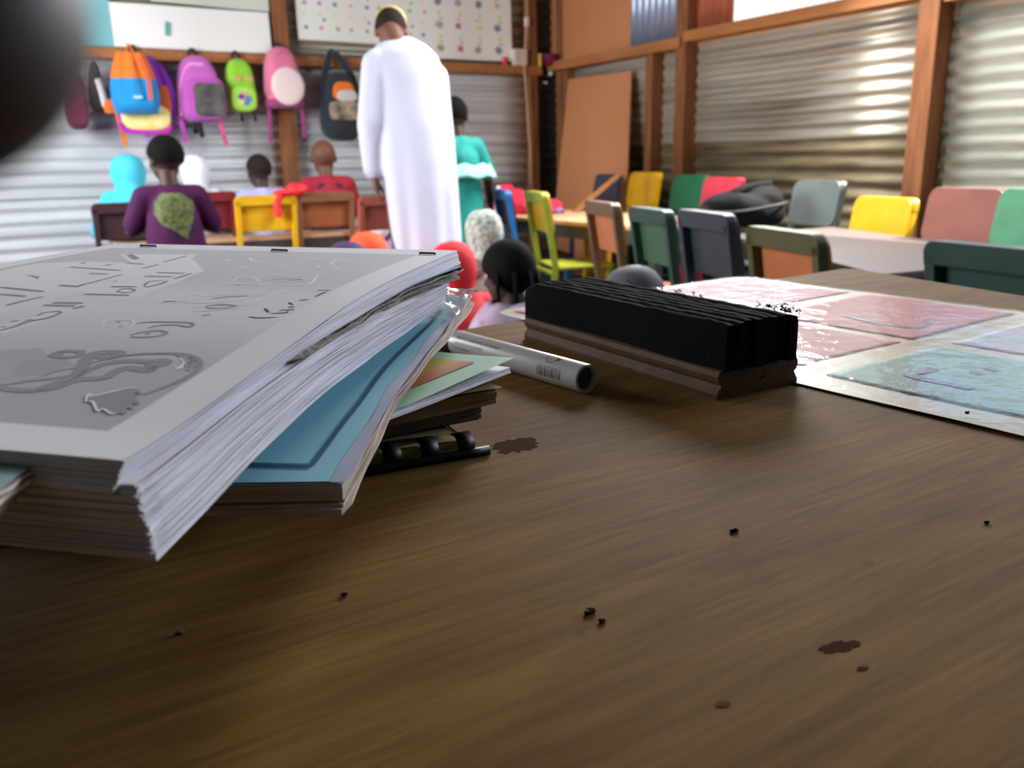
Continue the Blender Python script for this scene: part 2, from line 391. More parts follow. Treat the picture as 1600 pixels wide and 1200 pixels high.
obj('rim', MB().tube([(0.0245 * math.cos(a), 0.0245 * math.sin(a), 0.06) for a in np.linspace(0, 6.283, 21)], 0.0018, 6, cap=False), mat('red_plastic', (1, 0, 0)), t, smooth=True)
t = thing('yellow_tin', 'small yellow tin on the rail between the post and the maroon bowl', 'tin', (3.995, BY - 0.066, RZ))
obj('body', MB().loft([[(0.022 * k * math.cos(a), 0.022 * k * math.sin(a), z) for a in np.linspace(0, 6.283, 19)[:-1]] for k, z in ((1, 0), (1, 0.09))]), mat('yellow_paint', S(222, 206, 74), 0.5), t, smooth=True, sharp=40)
obj('lid', MB().loft([[(0.0235 * k * math.cos(a), 0.0235 * k * math.sin(a), z) for a in np.linspace(0, 6.283, 19)[:-1]] for k, z in ((1, 0.086), (1, 0.098), (0.85, 0.1))]), mat('lemon_lid', S(206, 200, 110), 0.5), t, smooth=True, sharp=40)
t = thing('maroon_bowl', 'maroon bowl standing on the rail in the corner of the room', 'bowl', (4.085, BY - 0.09, RZ + 0.004))
m_mar = mat('maroon_plastic', S(118, 30, 66), 0.35, var=0.3)
obj('bowl_wall', MB().loft([[(r * math.cos(a), r * math.sin(a), z) for a in np.linspace(0, 6.283, 29)[:-1]] for r, z in ((0.04, 0), (0.062, 0.035), (0.075, 0.085), (0.071, 0.085), (0.058, 0.037), (0.036, 0.006))]), m_mar, t, smooth=True, sharp=50)
obj('rim', MB().tube([(0.074 * math.cos(a), 0.074 * math.sin(a), 0.086) for a in np.linspace(0, 6.283, 33)], 0.004, 6, cap=False), m_mar, t, smooth=True)
# lamp holder and its cord on the corner post
P = PY(823, 34, BY - 0.115)
t = thing('lamp_switch', 'white cord switch fixed high on the corner post of the back wall', 'switch', (P[0], P[1], P[2] - 0.03))
obj('housing', MB().box((0, 0.0, 0.03), (0.034, 0.028, 0.07)), mat('white_plastic', S(238, 236, 228), 0.35), t, bevel=0.006)
obj('button', MB().box((0, -0.016, 0.032), (0.014, 0.006, 0.026)), mat('ivory_plastic', S(212, 206, 190), 0.4), t, bevel=0.002)
cord = [PY(822, -20, BY - 0.112), PY(823, 30, BY - 0.125), PY(819, 104, BY - 0.12), PY(823, 160, BY - 0.118), PY(828, 230, BY - 0.115), PY(829, 292, BY - 0.112)]
top('hanging_cord', MB().tube(cord, 0.006, 7), mat('cord_beige', S(216, 190, 156), 0.6), 'thin pale cord hanging down along the corner post', 'cord', smooth=True)
# plywood board leaning against the right wall in the corner
a, b, c, d = (np.array(p) for p in (PX(889, 124, RX - 0.055), PX(987, 111, RX - 0.055), PX(979, 330, RX - 0.26), PX(866, 345, RX - 0.26)))
nrm = np.cross(b - a, d - a); nrm /= np.linalg.norm(nrm); nrm *= 0.006
mb = MB(); mb.add([p + s * nrm for s in (-1, 1) for p in (a, b, c + (c - b) * ((c[2] - .012) / (b[2] - c[2])), d + (d - a) * ((d[2] - .012) / (a[2] - d[2])))], [(0, 1, 2, 3), (7, 6, 5, 4), (0, 4, 5, 1), (1, 5, 6, 2), (2, 6, 7, 3), (3, 7, 4, 0)])
top('plywood_sheet', mb, m_ply, 'orange plywood sheet leaning on the right wall in the corner', 'board', bevel=0.001)
# ------------------------------------------------------------------ school bags hanging from the rail
def fab(name, r, g, b, **k): return mat('fabric_' + name, S(r, g, b), 0.85, bump=0.15, bscale=90, sheen=0.2, **k)
BAGY = BY - 0.115
def rect_px(px0, px1, py0, py1, y=BAGY - 0.06):
    a = PY(px0, (py0 + py1) / 2, y); b = PY(px1, (py0 + py1) / 2, y); c = (px0 + px1) / 2
    return a[0], b[0], PY(c, py1, y)[2], PY(c, py0, y)[2]
def outline(w, h, topk=0.8, n=36, e=3.2, neck=0.0):
    """soft bag outline, narrower at the top, base at z=0"""
    pts = []
    for i in range(n):
        a = 2 * math.pi * i / n; ca, sa = math.cos(a), math.sin(a)
        x = math.copysign(abs(ca) ** (2 / e), ca); z = math.copysign(abs(sa) ** (2 / e), sa)
        k = 1 + (topk - 1) * (0.5 + 0.5 * z) - neck * max(0, z) ** 2
        pts.append((x * w / 2 * k, (z + 1) * h / 2))
    return pts
def pillow(mb, pts, y0, depth, mi=0, cx=0.0, cz=0.0, wr=0.0, sag=0.0):
    """a stuffed shape: outline extruded towards the room (-y) with a domed front"""
    mx = sum(p[0] for p in pts) / len(pts); mz = sum(p[1] for p in pts) / len(pts); rings = []
    for s, t in ((0.0, 0.0), (0.96, 0.0), (1.0, 0.25), (1.0, 0.62), (0.95, 0.84), (0.80, 0.95), (0.5, 1.0), (0.04, 1.01)):
        if s == 0.0: s = 0.04
        r = []
        for i, (x, z) in enumerate(pts):
            w = 1 + wr * math.sin(i * 2.3 + t * 4) * t
            r.append((cx + mx + (x - mx) * s * w, y0 - depth * t - sag * t * max(0, 1 - (z / max(p[1] for p in pts))), cz + mz + (z - mz) * s))
        rings.append(r)
    mb.loft(rings); return mb
def strap(mb, pts, w=0.03, th=0.006, mi=0):
    pts = [Vector(p) for p in pts]; rings = []
    for i, p in enumerate(pts):
        t = (pts[min(i + 1, len(pts) - 1)] - pts[max(i - 1, 0)]).normalized()
        x = Vector((0, 1, 0)).cross(t)
        x = x.normalized() if x.length > 1e-3 else Vector((1, 0, 0))
        y = t.cross(x)
        rings.append([p + x * w / 2 + y * th / 2, p - x * w / 2 + y * th / 2, p - x * w / 2 - y * th / 2, p + x * w / 2 - y * th / 2])
    mb.loft(rings, mi=mi); return mb
def curve(pts, n=10):
    """Catmull-Rom through points"""
    P = [Vector(p) for p in pts]; P = [P[0] * 2 - P[1]] + P + [P[-1] * 2 - P[-2]]; out = []
    for i in range(1, len(P) - 2):
        for k in range(n):
            t = k / n; a, b, c, d = P[i - 1:i + 3]
            out.append(0.5 * ((2 * b) + (c - a) * t + (2 * a - 5 * b + 4 * c - d) * t * t + (3 * b - a - 3 * c + d) * t ** 3))
    out.append(P[-2]); return out
def hook(t, zt):
    obj('hook_nail', MB().tube([(0, 0.10, zt), (0, 0.0, zt), (0, -0.012, zt + 0.012)], 0.004, 6), m_black, t)
HOOKS = []
def bag(name, label, px, body, py_loop=None, depth=0.13, topk=0.82, e=3.0, cat='backpack'):
    x0, x1, z0, z1 = rect_px(*px); w, h = x1 - x0, z1 - z0
    t = thing(name, label, cat, ((x0 + x1) / 2, BAGY, z0), group='school bags hanging on the back wall')
    mb = pillow(MB(), outline(w, h, topk, e=e), 0, depth, wr=0.01, sag=0.02)
    obj('main_compartment', mb, body, t, smooth=True)
    return t, w, h
def loop(t, w, h, m, r=0.03, up=0.06, wd=0.016):
    obj('hanging_loop', strap(MB(), curve([(-r, -0.02, h - 0.02), (-r * 0.6, -0.01, h + up * 0.7), (0, 0.0, h + up), (r * 0.6, -0.01, h + up * 0.7), (r, -0.02, h - 0.02)], 6), wd, 0.005), m, t)
# 0: maroon bag at the left, half behind the finger
t, w, h = bag('school_bag', 'maroon bag hanging furthest left, partly covered by the dark fingertip', (96, 137, 112, 203), fab('maroon', 112, 28, 66, var=0.3))
obj('front_pocket', pillow(MB(), outline(w * .8, h * .4, .95), -0.125, 0.03, cz=0.02), fab('maroon', 0, 0, 0), t, smooth=True); loop(t, w, h, m_black)
x0, x1, z0, z1 = rect_px(138, 162, 95, 178)
t = thing('dark_jacket', 'dark folded jacket with a white edge hanging left of the orange and blue bag', 'jacket', ((x0 + x1) / 2, BAGY, z0), group=None)
w, h = x1 - x0, z1 - z0
obj('cloth', pillow(MB(), outline(w * 1.25, h, 0.6, e=2.4), 0, 0.09, wr=0.12), fab('dark_plum', 44, 30, 40), t, smooth=True)
obj('white_lining', strap(MB(), curve([(w * .1, -0.095, h * .66), (w * .28, -0.1, h * .4), (w * .42, -0.085, h * .14)]), 0.04, 0.012), fab('white', 226, 222, 216), t, smooth=True)
# 1: purple backpack with an orange and blue drawstring bag in front of it
f_pur, f_org = fab('purple', 140, 44, 190, var=0.3), fab('orange', 246, 126, 40, var=0.25)
t, w, h = bag('school_bag', 'purple backpack with yellow pocket and orange straps, behind the orange and blue bag', (170, 264, 86, 209), f_pur, depth=0.12, topk=0.72)
obj('front_pocket', pillow(MB(), outline(w * .82, h * .33, 1.0), -0.115, 0.035, cz=0.018, cx=0.012), fab('yellow_print', 240, 214, 110, var=0.6, vscale=18, col2=S(250, 246, 214)), t, smooth=True)
obj('bottom_piping', strap(MB(), curve([(-w * .42, -0.14, h * .13), (-w * .3, -0.14, 0.014), (w * .3, -0.14, 0.008), (w * .43, -0.14, h * .10)]), 0.026, 0.02), fab('magenta', 196, 40, 176), t, smooth=True)
obj('side_panel', pillow(MB(), outline(w * .22, h * .42, .9), -0.08, 0.06, cx=w * .38, cz=h * .2), fab('rust', 206, 96, 36), t, smooth=True)
for k, (xa, xb, zb, m) in enumerate(((-.43, -.34, -.16, f_org), (.40, .36, -.02, f_org), (-.02, .05, -.12, fab('lilac', 196, 140, 220)))):
    obj('strap', strap(MB(), curve([(w * xa, -0.10, h * .30), (w * (xa * .6 + xb * .4), -0.11, h * .08), (w * xb, -0.09, h * zb)]), 0.028, 0.006), m, t)
obj('shoulder_strap', strap(MB(), curve([(w * .12, -0.03, h * .98), (w * .38, -0.08, h * .82), (w * .5, -0.09, h * .5), (w * .47, -0.06, h * .2)]), 0.055, 0.02), f_pur, t, smooth=True)
obj('side_buckle', pillow(MB(), outline(.07, .09, 1), -0.06, 0.04, cx=-w * .52, cz=h * .25), f_org, t, smooth=True)
loop(t, w, h, m_black)
x0, x1, z0, z1 = rect_px(172, 245, 82, 178, BAGY - 0.2); w, h = x1 - x0, z1 - z0
t = thing('drawstring_bag', 'orange and bright blue drawstring bag hanging in front of the purple backpack', 'bag', ((x0 + x1) / 2, BAGY - 0.155, z0), group='school bags hanging on the back wall')
def gather(mb, z0, z1, d0, mi=0, grow=0.0):
    rings = []
    for i in range(13):
        s = i / 12; z = z0 + (z1 - z0) * s; f = z / h
        wd = w * (0.52 * (1 - max(0, f - 0.35) ** 1.6 * 0.95)) * (0.86 + 0.14 * min(1, f * 6)) + grow; dp = (d0 * (1 - 0.75 * f ** 2) * min(1, 0.35 + f * 5)) + grow
        rings.append([(wd * math.cos(a) * (1 + 0.05 * f * math.sin(9 * a)), -0.045 - dp * math.sin(a) * (1 + 0.22 * f * math.sin(8 * a + 1)), z) for a in np.linspace(0, 2 * math.pi, 57)[:-1]])
    mb.loft(rings, mi=mi); return mb
obj('lower_panel', gather(MB(), 0.0, h * .60, 0.085), fab('bright_blue', 24, 150, 222, var=0.25), t, smooth=True)
obj('upper_panel', gather(MB(), h * .57, h, 0.088, grow=0.002), f_org, t, smooth=True)
obj('side_band', strap(MB(), curve([(w * .15, -0.12, h * .9), (w * .26, -0.142, h * .6), (w * .26, -0.148, h * .22)]), 0.022, 0.008), fab('dark_orange', 226, 92, 40), t)
obj('logo_patch', MB().box((0.0, -0.135, h * .26), (0.05, 0.004, 0.014)), fab('pale_blue', 190, 226, 246), t)
obj('drawstring', MB().tube(curve([(-.02, -0.05, h - .01), (0, -0.03, h + .05), (.02, -0.05, h - .01)]), 0.005, 6), fab('orange', 0, 0, 0), t)
# 2: pink-violet backpack with a dark mesh pocket
f_pv = fab('pink_violet', 206, 104, 196, var=0.3)
t, w, h = bag('school_bag', 'pinkish violet backpack with a dark square mesh pocket', (270, 348, 88, 192), f_pv, depth=0.15, topk=0.68)
obj('front_pocket', pillow(MB(), outline(w * .74, h * .62, .96, e=5), -0.14, 0.045, cx=w * .10, cz=0.015), fab('violet', 192, 84, 184), t, smooth=True)
obj('mesh_panel', pillow(MB(), outline(w * .62, h * .50, .98, e=6), -0.182, 0.012, cx=w * .13, cz=0.035), fab('dark_mesh', 66, 60, 66, var=0.8, vscale=16, col2=S(120, 112, 104)), t, smooth=True)
obj('zip_piping', strap(MB(), curve([(-w * .42, -0.10, h * .1), (-w * .38, -0.13, h * .55), (-w * .2, -0.14, h * .84), (w * .1, -0.14, h * .86)]), 0.018, 0.012), fab('light_pink', 240, 150, 220), t)
for (xa, xb, zb, m) in ((.36, .46, -.34, fab('rose', 216, 96, 150)), (-.06, -.02, -.22, m_black), (-.16, -.14, -.16, m_black), (-.42, -.36, -.30, fab('violet', 0, 0, 0))):
    obj('strap', strap(MB(), curve([(w * xa, -0.06, h * .16), (w * xa, -0.09, -h * .05), (w * xb, -0.06, h * zb)]), 0.03, 0.006), m, t)
loop(t, w, h, m_black, up=0.05)
# 3: small lime green bag
f_lime = fab('lime', 152, 220, 52, var=0.25)
t, w, h = bag('school_bag', 'small lime green backpack with a coloured patch on its pocket', (352, 399, 92, 176), f_lime, depth=0.10, topk=0.84)
obj('front_pocket', pillow(MB(), outline(w * .88, h * .46, .96), -0.095, 0.04, cz=0.006), fab('lime_light', 176, 232, 84), t, smooth=True)
for i in range(5):
    a = 6.283 * i / 5
    obj('patch_shape', MB().box((0.026 * math.cos(a), -0.139, h * .24 + 0.026 * math.sin(a)), (0.034, 0.004, 0.034), Matrix.Rotation(a, 3, 'Y')), [prints[2], prints[3], fab('purple', 0, 0, 0), prints[0], prints[2]][i], t)
for x in (-.14, .24): obj('red_tab', MB().box((w * x, -0.104, h * .62), (0.05, 0.014, 0.024)), prints[3], t, bevel=0.003)
for x in (-.05, .40): obj('strap', strap(MB(), curve([(w * x, -0.04, h * .05), (w * x, -0.05, -h * .08), (w * (x + .03), -0.04, -h * .16)]), 0.02, 0.006), m_black, t)
loop(t, w, h, m_black, up=0.05)
# 4: pink bag with a white disc
f_pink = fab('pink', 240, 130, 164, var=0.3)
t, w, h = bag('school_bag', 'pink backpack with a big white round panel, hanging in front of the post', (409, 470, 74, 170), f_pink, depth=0.14, topk=0.70)
obj('round_panel', pillow(MB(), [(w * .42 * math.cos(a), h * .31 + h * .31 * math.sin(a)) for a in np.linspace(0, 6.283, 33)[:-1]], -0.146, 0.032, cz=h * .04, cx=0.01), fab('pinkish_white', 250, 224, 224), t, smooth=True)
obj('base_panel', pillow(MB(), outline(w * .9, h * .17, 1.1), -0.02, 0.135), fab('plum', 168, 64, 128), t, smooth=True)
obj('piping', MB().tube(curve([(w * .40, -0.12, h * .12), (w * .37, -0.125, h * .6), (0.0, -0.13, h * .9), (-w * .33, -0.125, h * .62), (-w * .42, -0.12, h * .2)]), 0.008, 6), fab('rose', 0, 0, 0), t, smooth=True)
for (xa, xb, zb) in ((-.42, -.42, -.56), (.44, .46, -.48)):
    obj('strap', strap(MB(), curve([(w * xa, -0.05, h * .2), (w * xa, -0.08, -h * .1), (w * xb, -0.06, h * zb)]), 0.026, 0.006), fab('plum', 0, 0, 0), t)
loop(t, w, h, m_black, up=0.03)
# 5: dark navy bag with an orange and white pocket, next to the teacher
f_navy = fab('navy_black', 40, 44, 56, var=0.4)
t, w, h = bag('school_bag', 'tall dark navy bag with orange and white panel, hanging beside the teacher', (497, 562, 112, 221), f_navy, depth=0.16, topk=0.70)
obj('orange_panel', pillow(MB(), outline(w * .56, h * .26, .8), -0.165, 0.02, cz=h * .58), fab('orange', 0, 0, 0), t, smooth=True)
obj('white_panel', pillow(MB(), outline(w * .50, h * .16, .9), -0.175, 0.02, cz=h * .56, cx=.02), fab('pale_grey', 214, 210, 206), t, smooth=True)
obj('print_band', pillow(MB(), outline(w * .74, h * .26, 1, e=5), -0.172, 0.016, cz=h * .30), fab('beige_print', 196, 176, 148, var=1.0, vscale=14, col2=S(66, 58, 56)), t, smooth=True)
for s in (-1, 1): obj('carry_strap', strap(MB(), curve([(s * w * .40, -0.10, h * .45), (s * w * .34, -0.09, h * .9), (s * .018, -0.01, h * 1.28)]), 0.045, 0.012), f_navy, t)
obj('hanging_loop', MB().tube(curve([(-.02, -0.01, h * 1.26), (0, 0.02, h * 1.33), (.02, -0.01, h * 1.26)]), 0.008, 6), f_navy, t)

# ------------------------------------------------------------------ small school chairs
def chair(label, pxm, d, ytop, edge_deg, front, back=None, frame=None, seatc=None, k=1.0, group='small school chairs', w=0.35, name='school_chair'):
    """pxm, d: where the middle of the top edge of the back is seen; edge_deg: direction of that edge in the room"""
    P = PD(pxm, ytop, d); ztop = P[2]
    th = math.radians(edge_deg)                    # local +x
    s = ztop / 0.76
    bx = Vector((0, -0.205 * s, 0)); Rz = Matrix.Rotation(th, 3, 'Z')
    loc = Vector((P[0], P[1], 0)) - Rz @ bx
    t = thing(name, label, 'chair', loc, th, group)
    frame = frame or front; back = back or front; seatc = seatc or front
    sz, top_ = 0.38 * s, 0.76 * s; hw = w / 2
    tilt = lambda z: -0.145 * s - 0.06 * s * max(0, (z - sz)) / (top_ - sz)
    obj('seat', MB().prism(rrect(w, 0.33 * s, 0.035), lambda x, y, z: (x, y + 0.01, z), sz - 0.014, sz), seatc, t, bevel=0.002)
    # board of the back, with rounded corners, on the sitter's side of the frame
    zb = 0.55 * s
    mb = MB(); mb.prism(rrect(w - 0.006, top_ - zb, 0.045, corners=(1, 1, 1, 1)), lambda x, z, y: (x, tilt(z + (top_ + zb) / 2) + y, z + (top_ + zb) / 2), 0.0, 0.010)
    obj('backrest', mb, front, t)
    mb = MB(); mb.prism(rrect(w - 0.075, top_ - zb - 0.05, 0.01), lambda x, z, y: (x, tilt(z + (top_ + zb) / 2 - 0.02) + y, z + (top_ + zb) / 2 - 0.02), -0.002, 0.0005)
    obj('back_panel', mb, back, t)
    mb = MB(); mb.prism(rrect(w, 0.055, 0.03, corners=(0, 0, 1, 1)), lambda x, z, y: (x, tilt(top_ - 0.0275 + z) + y, top_ - 0.0275 + z), -0.030, -0.0005)
    obj('top_rail', mb, frame, t, bevel=0.002)
    for sx in (-1, 1):
        rg = []
        for z, y in ((0.0, -0.175 * s), (sz, tilt(sz)), (top_ - 0.03, tilt(top_ - 0.03))):
            cxx = sx * (hw - 0.016)
            rg.append([(cxx - 0.014, y - 0.03, z), (cxx + 0.014, y - 0.03, z), (cxx + 0.014, y - 0.001, z), (cxx - 0.014, y - 0.001, z)])
        obj('leg', MB().loft(rg), frame, t, bevel=0.002)
        obj('leg', MB().bar((sx * (hw - 0.02), 0.145 * s, 0.0), (sx * (hw - 0.022), 0.135 * s, sz - 0.014), 0.028, 0.028), frame, t, bevel=0.002)
        obj('stretcher', MB().bar((sx * (hw - 0.018), -0.165 * s, 0.14 * s), (sx * (hw - 0.02), 0.14 * s, 0.14 * s), 0.02, 0.014), frame, t)
    obj('stretcher', MB().bar((-hw + 0.02, -0.165 * s, sz - 0.035), (hw - 0.02, -0.165 * s, sz - 0.035), 0.03, 0.016), frame, t)
    return t
def paint(n, r, g, b, **k): return mat('paint_' + n, S(r, g, b), 0.42, var=0.5, vscale=9, **k)
p_yel = paint('yellow', 244, 186, 26); p_grn = paint('green', 34, 112, 76); p_red = paint('red', 200, 60, 80); p_gry = paint('slate', 104, 116, 114)
p_pnk = paint('dusty_pink', 154, 94, 82); p_lgn = paint('mint', 84, 156, 116); p_nvy = paint('navy', 58, 62, 82); p_lim = paint('lime', 158, 164, 44)
p_brn = paint('brown', 98, 72, 44); p_org = paint('ply_orange', 172, 102, 62); p_dgn = paint('deep_green', 36, 62, 52); p_teal = paint('dark_teal', 32, 52, 56)
p_olv = paint('olive', 76, 78, 48); p_blu = paint('blue', 34, 110, 180); p_dbr = paint('dark_brown', 62, 48, 44); p_mar = paint('maroon', 128, 40, 48); p_mus = paint('mustard', 170, 120, 36)
p_fgn = paint('fir_green', 30, 58, 54); p_plum = paint('plum_brown', 70, 50, 54); p_bge = paint('copper_brown', 150, 104, 74)
# children's row at the back, backs towards the camera
chair('plum-brown chair with a dark back, in front of the child in the light blue scarf', 196, 4.5, 316, 2, p_plum)
chair('maroon red chair between the purple dress and the yellow chair', 318, 4.75, 300, 0, p_mar)
chair('yellow chair seen from behind with a lavender shirt showing under its back', 414, 4.73, 305, -2, p_yel)
chair('copper brown chair with an orange panel, behind the boy in red and navy', 507, 4.9, 300, -3, p_org, p_org, p_bge)
chair('reddish pink chair half hidden behind the white-robed teacher', 604, 4.8, 305, -3, paint('faded_red', 196, 100, 84))
# near row along the aisle, backs towards the camera
chair('dark brown chair with bright blue side frame, right of the girl in teal', 786, 4.75, 296, -108, p_dbr, p_dbr, p_blu, p_dbr)
chair('lime yellow chair seen from the side with an olive seat', 840, 4.25, 299, -107, p_yel, p_yel, p_lim, p_lim)
chair('brown framed chair with orange panel, between lime chair and green chair', 944, 3.35, 315, -108, p_org, p_org, p_brn)
chair('dark green chair with a lighter green panel, third from the left of the aisle row', 1020, 2.95, 325, -108, p_grn, paint('moss_green', 52, 86, 62), p_dgn)
chair('dark teal blue chair with navy sides beside the black bag', 1107, 2.55, 330, -108, p_teal, p_teal, paint('ink_teal', 34, 52, 62))
chair('olive framed chair with orange back panel and mustard top, nearest the grey table corner', 1231, 2.22, 358, -107, p_mus, p_org, p_olv)
chair('dark fir green chair at the right edge behind the big desk', 1566, 1.72, 383, -100, p_fgn)
# far row along the right wall, fronts towards the camera
chair('navy chair front with a wooden slat leaning across it', 950, 5.85, 272, 80, p_nvy)
chair('yellow chair by the wall between the navy and the green one', 1008, 5.55, 269, 82, p_yel)
chair('bright green chair against the wall beside the pinkish red one', 1079, 5.2, 273, 82, p_grn)
chair('pinkish red chair by the wall, half covered by the black bag', 1130, 4.72, 277, 80, p_red)
chair('slate grey chair against the wall at the far side of the grey table', 1280, 4.1, 282, 78, p_gry)
chair('yellow chair at the far side of the grey table, below the thick post', 1383, 3.7, 308, 78, p_yel)
chair('dusty pink scuffed chair at the far side of the grey table', 1514, 3.15, 294, 78, p_pnk)
chair('mint green chair at the right edge beside the dusty pink one', 1634, 2.85, 296, 76, p_lgn)

# ------------------------------------------------------------------ low tables
def table(name, label, poly, h, m_top, m_leg, th=0.022, group=None, inset=0.06):
    c = np.mean(poly, axis=0); t = thing(name, label, 'table', (c[0], c[1], 0), 0, group)
    q = [(x - c[0], y - c[1]) for x, y in poly]
    obj('tabletop', MB().prism(q, lambda x, y, z: (x, y, z), h - th, h), m_top, t, bevel=0.004)
    qi = [(x * (1 - inset / math.hypot(x, y)), y * (1 - inset / math.hypot(x, y))) for x, y in q]
    for (x, y) in qi: obj('leg', MB().bar((x, y, 0), (x, y, h - th), 0.05, 0.05), m_leg, t, bevel=0.003)
    for i in range(len(qi)):
        a, b = qi[i], qi[(i + 1) % len(qi)]
        obj('apron', MB().bar((*a, h - th - 0.035), (*b, h - th - 0.035), 0.02, 0.07), m_leg, t)
    return t
m_twood = mat('pale_table_wood', S(214, 170, 130), 0.5, var=0.5, vscale=4, stretch=(1, 4, 1), col2=S(186, 138, 100))
m_tgrey = mat('grey_table_laminate', S(94, 82, 78), 0.6, spec=.3, var=0.5, vscale=3, col2=S(80, 70, 66), bump=0.05)
m_dleg = mat('dark_leg', S(62, 54, 50), 0.6)
table('low_table', 'grey low table with many chairs around it, at the right', [(2.86, 1.38), (2.12, 1.47), (2.72, 2.66), (3.36, 2.60)], 0.565, m_tgrey, m_dleg)
table('low_table', 'pale wooden low table with the red cloth lying on its far end', [(2.66, 3.02), (2.60, 4.72), (3.22, 4.86), (3.34, 3.16)], 0.575, m_twood, m_dleg)
table('low_table', 'long low table in front of the seated children, under the hanging bags', [(0.55, 5.02), (0.55, 5.52), (2.75, 5.30), (2.75, 4.80)], 0.50, m_twood, m_dleg)
b1 = PD(786, 300, 4.4)
# red cloth, bottle, slat, black bag
def lump(parts, seed, amp, freq, voxel=0.01, sharp=False):
    mb = MB()
    for c, r, R in parts: mb.ell(c, r, R)
    me = bpy.data.meshes.new('lump'); me.from_pydata(mb.v, [], mb.f)
    me = bake_remesh(me, voxel, 2, [])
    for v in me.vertices:
        p = v.co * freq + Vector((seed, seed * 2, 0)); n = v.normal if v.normal.length else v.co.normalized()
        v.co += n * (amp * (noise.noise(p) + 0.5 * abs(noise.noise(p * 2.1))))
    return me
q = PZ(872, 309, 0.58); 
t = thing('red_cloth', 'crumpled red cloth with purple folds lying on the pale table', 'cloth', (2.88, 4.50, 0.575))
me = lump([((-.05, .12, .05), (.13, .13, .10), None), ((.02, -.06, .035), (.14, .15, .05), None), ((-.03, .22, .08), (.09, .07, .09), None)], 3, 0.035, 11, 0.012)
obj('cloth_folds', me, mat('red_cotton', S(236, 44, 74), 0.85, var=0.6, vscale=7, col2=S(150, 22, 70)), t, smooth=True)
me = lump([((.05, -.10, .015), (.13, .12, .025), None)], 9, 0.018, 14, 0.01)
obj('purple_lining', me, mat('purple_cotton', S(120, 54, 120), 0.85, var=0.6, vscale=9, col2=S(200, 190, 210)), t, smooth=True)
t = thing('white_bottle', 'white plastic bottle with a narrow cap standing in front of the corner post', 'bottle', (2.72, 4.62, 0.575))
obj('bottle_body', MB().loft([[(r * math.cos(a), r * math.sin(a), z) for a in np.linspace(0, 6.283, 23)[:-1]] for r, z in ((.026, 0), (.03, .01), (.03, .10), (.022, .125), (.012, .135), (.012, .15))]), mat('white_plastic', (1, 1, 1)), t, smooth=True)
obj('cap', MB().loft([[(r * math.cos(a), r * math.sin(a), z) for a in np.linspace(0, 6.283, 19)[:-1]] for r, z in ((.014, .147), (.014, .168), (.011, .172))]), mat('grey_plastic', S(210, 212, 214), 0.4), t, smooth=True, sharp=40)
P0, P1 = PD(928, 306, 5.30), PD(967, 273, 5.38)
P0 = P0 + (P0 - P1) * 0.75
top('wooden_slat', MB().bar(P0, P1, 0.05, 0.014), m_rail, 'short wooden slat leaning diagonally across the navy chair', 'slat', bevel=0.002)
t = thing('black_bag', 'black rucksack slumped on the end of the grey table, before the red chair', 'bag', tuple(PZ(1160, 352, 0.565)[:2]) + (0.565,), math.radians(-30))
me = lump([((0, 0, .075), (.21, .13, .085), Matrix.Rotation(.12, 3, 'Y')), ((.09, .02, .10), (.11, .11, .09), None), ((-.14, 0, .05), (.12, .10, .05), None)], 5, 0.012, 9, 0.012)
obj('main_compartment', me, mat('fabric_black', (.006, .006, .007), 0.85, bump=0.2, bscale=80, spec=.15), t, smooth=True)
obj('flap_seam', MB().tube(curve([(-.20, -.10, .07), (-.05, -.135, .075), (.12, -.125, .10), (.20, -.05, .11)]), 0.007, 6), m_black, t, smooth=True)
obj('shoulder_strap', strap(MB(), curve([(-.22, -.03, .05), (-.10, -.02, .13), (.02, 0, .175), (.14, .02, .19)]), 0.05, 0.012), mat('webbing_grey', S(36, 35, 37), 0.85, spec=.1), t, smooth=True)
# ------------------------------------------------------------------ people
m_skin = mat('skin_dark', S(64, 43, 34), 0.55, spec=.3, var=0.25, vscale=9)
m_skin2 = mat('skin_brown', S(112, 74, 58), 0.55, spec=.3, var=0.25, vscale=9)
m_hair = mat('hair_black', (.005, .0045, .004), 0.9, bump=0.5, bscale=160, spec=.1)
m_hairs = mat('hair_shaved', S(38, 30, 27), 0.85, bump=0.3, bscale=200, spec=.15)
m_eye = mat('eye_white', S(236, 232, 226), 0.3); m_iris = mat('eye_iris', S(30, 20, 16), 0.2)

def cap(mb, p, r, q, s, n=14):
    """tapered capsule"""
    p, q = Vector(p), Vector(q); z = (q - p).normalized(); u = Vector((0, 0, 1)) if abs(z.z) < .9 else Vector((1, 0, 0))
    x = u.cross(z).normalized(); y = z.cross(x); rg = []
    for a in (-80, -50, -20): a = math.radians(a); rg.append((p + z * r * math.sin(a), r * math.cos(a)))
    for t in (0.0, 0.33, 0.66, 1.0): rg.append((p.lerp(q, t), r + (s - r) * t))
    for a in (20, 50, 80): a = math.radians(a); rg.append((q + z * s * math.sin(a), s * math.cos(a)))
    mb.loft([[c + x * k * math.cos(t) + y * k * math.sin(t) for t in [2 * math.pi * i / n for i in range(n)]] for c, k in rg])
def chain(mb, pts, rs):
    for i in range(len(pts) - 1): cap(mb, pts[i], rs[i], pts[i + 1], rs[i + 1])
def frame_of(face, up=(0, 0, 1)):
    y = Vector(face).normalized(); x = y.cross(Vector(up)).normalized(); z = x.cross(y); return Matrix((x, y, z)).transposed()
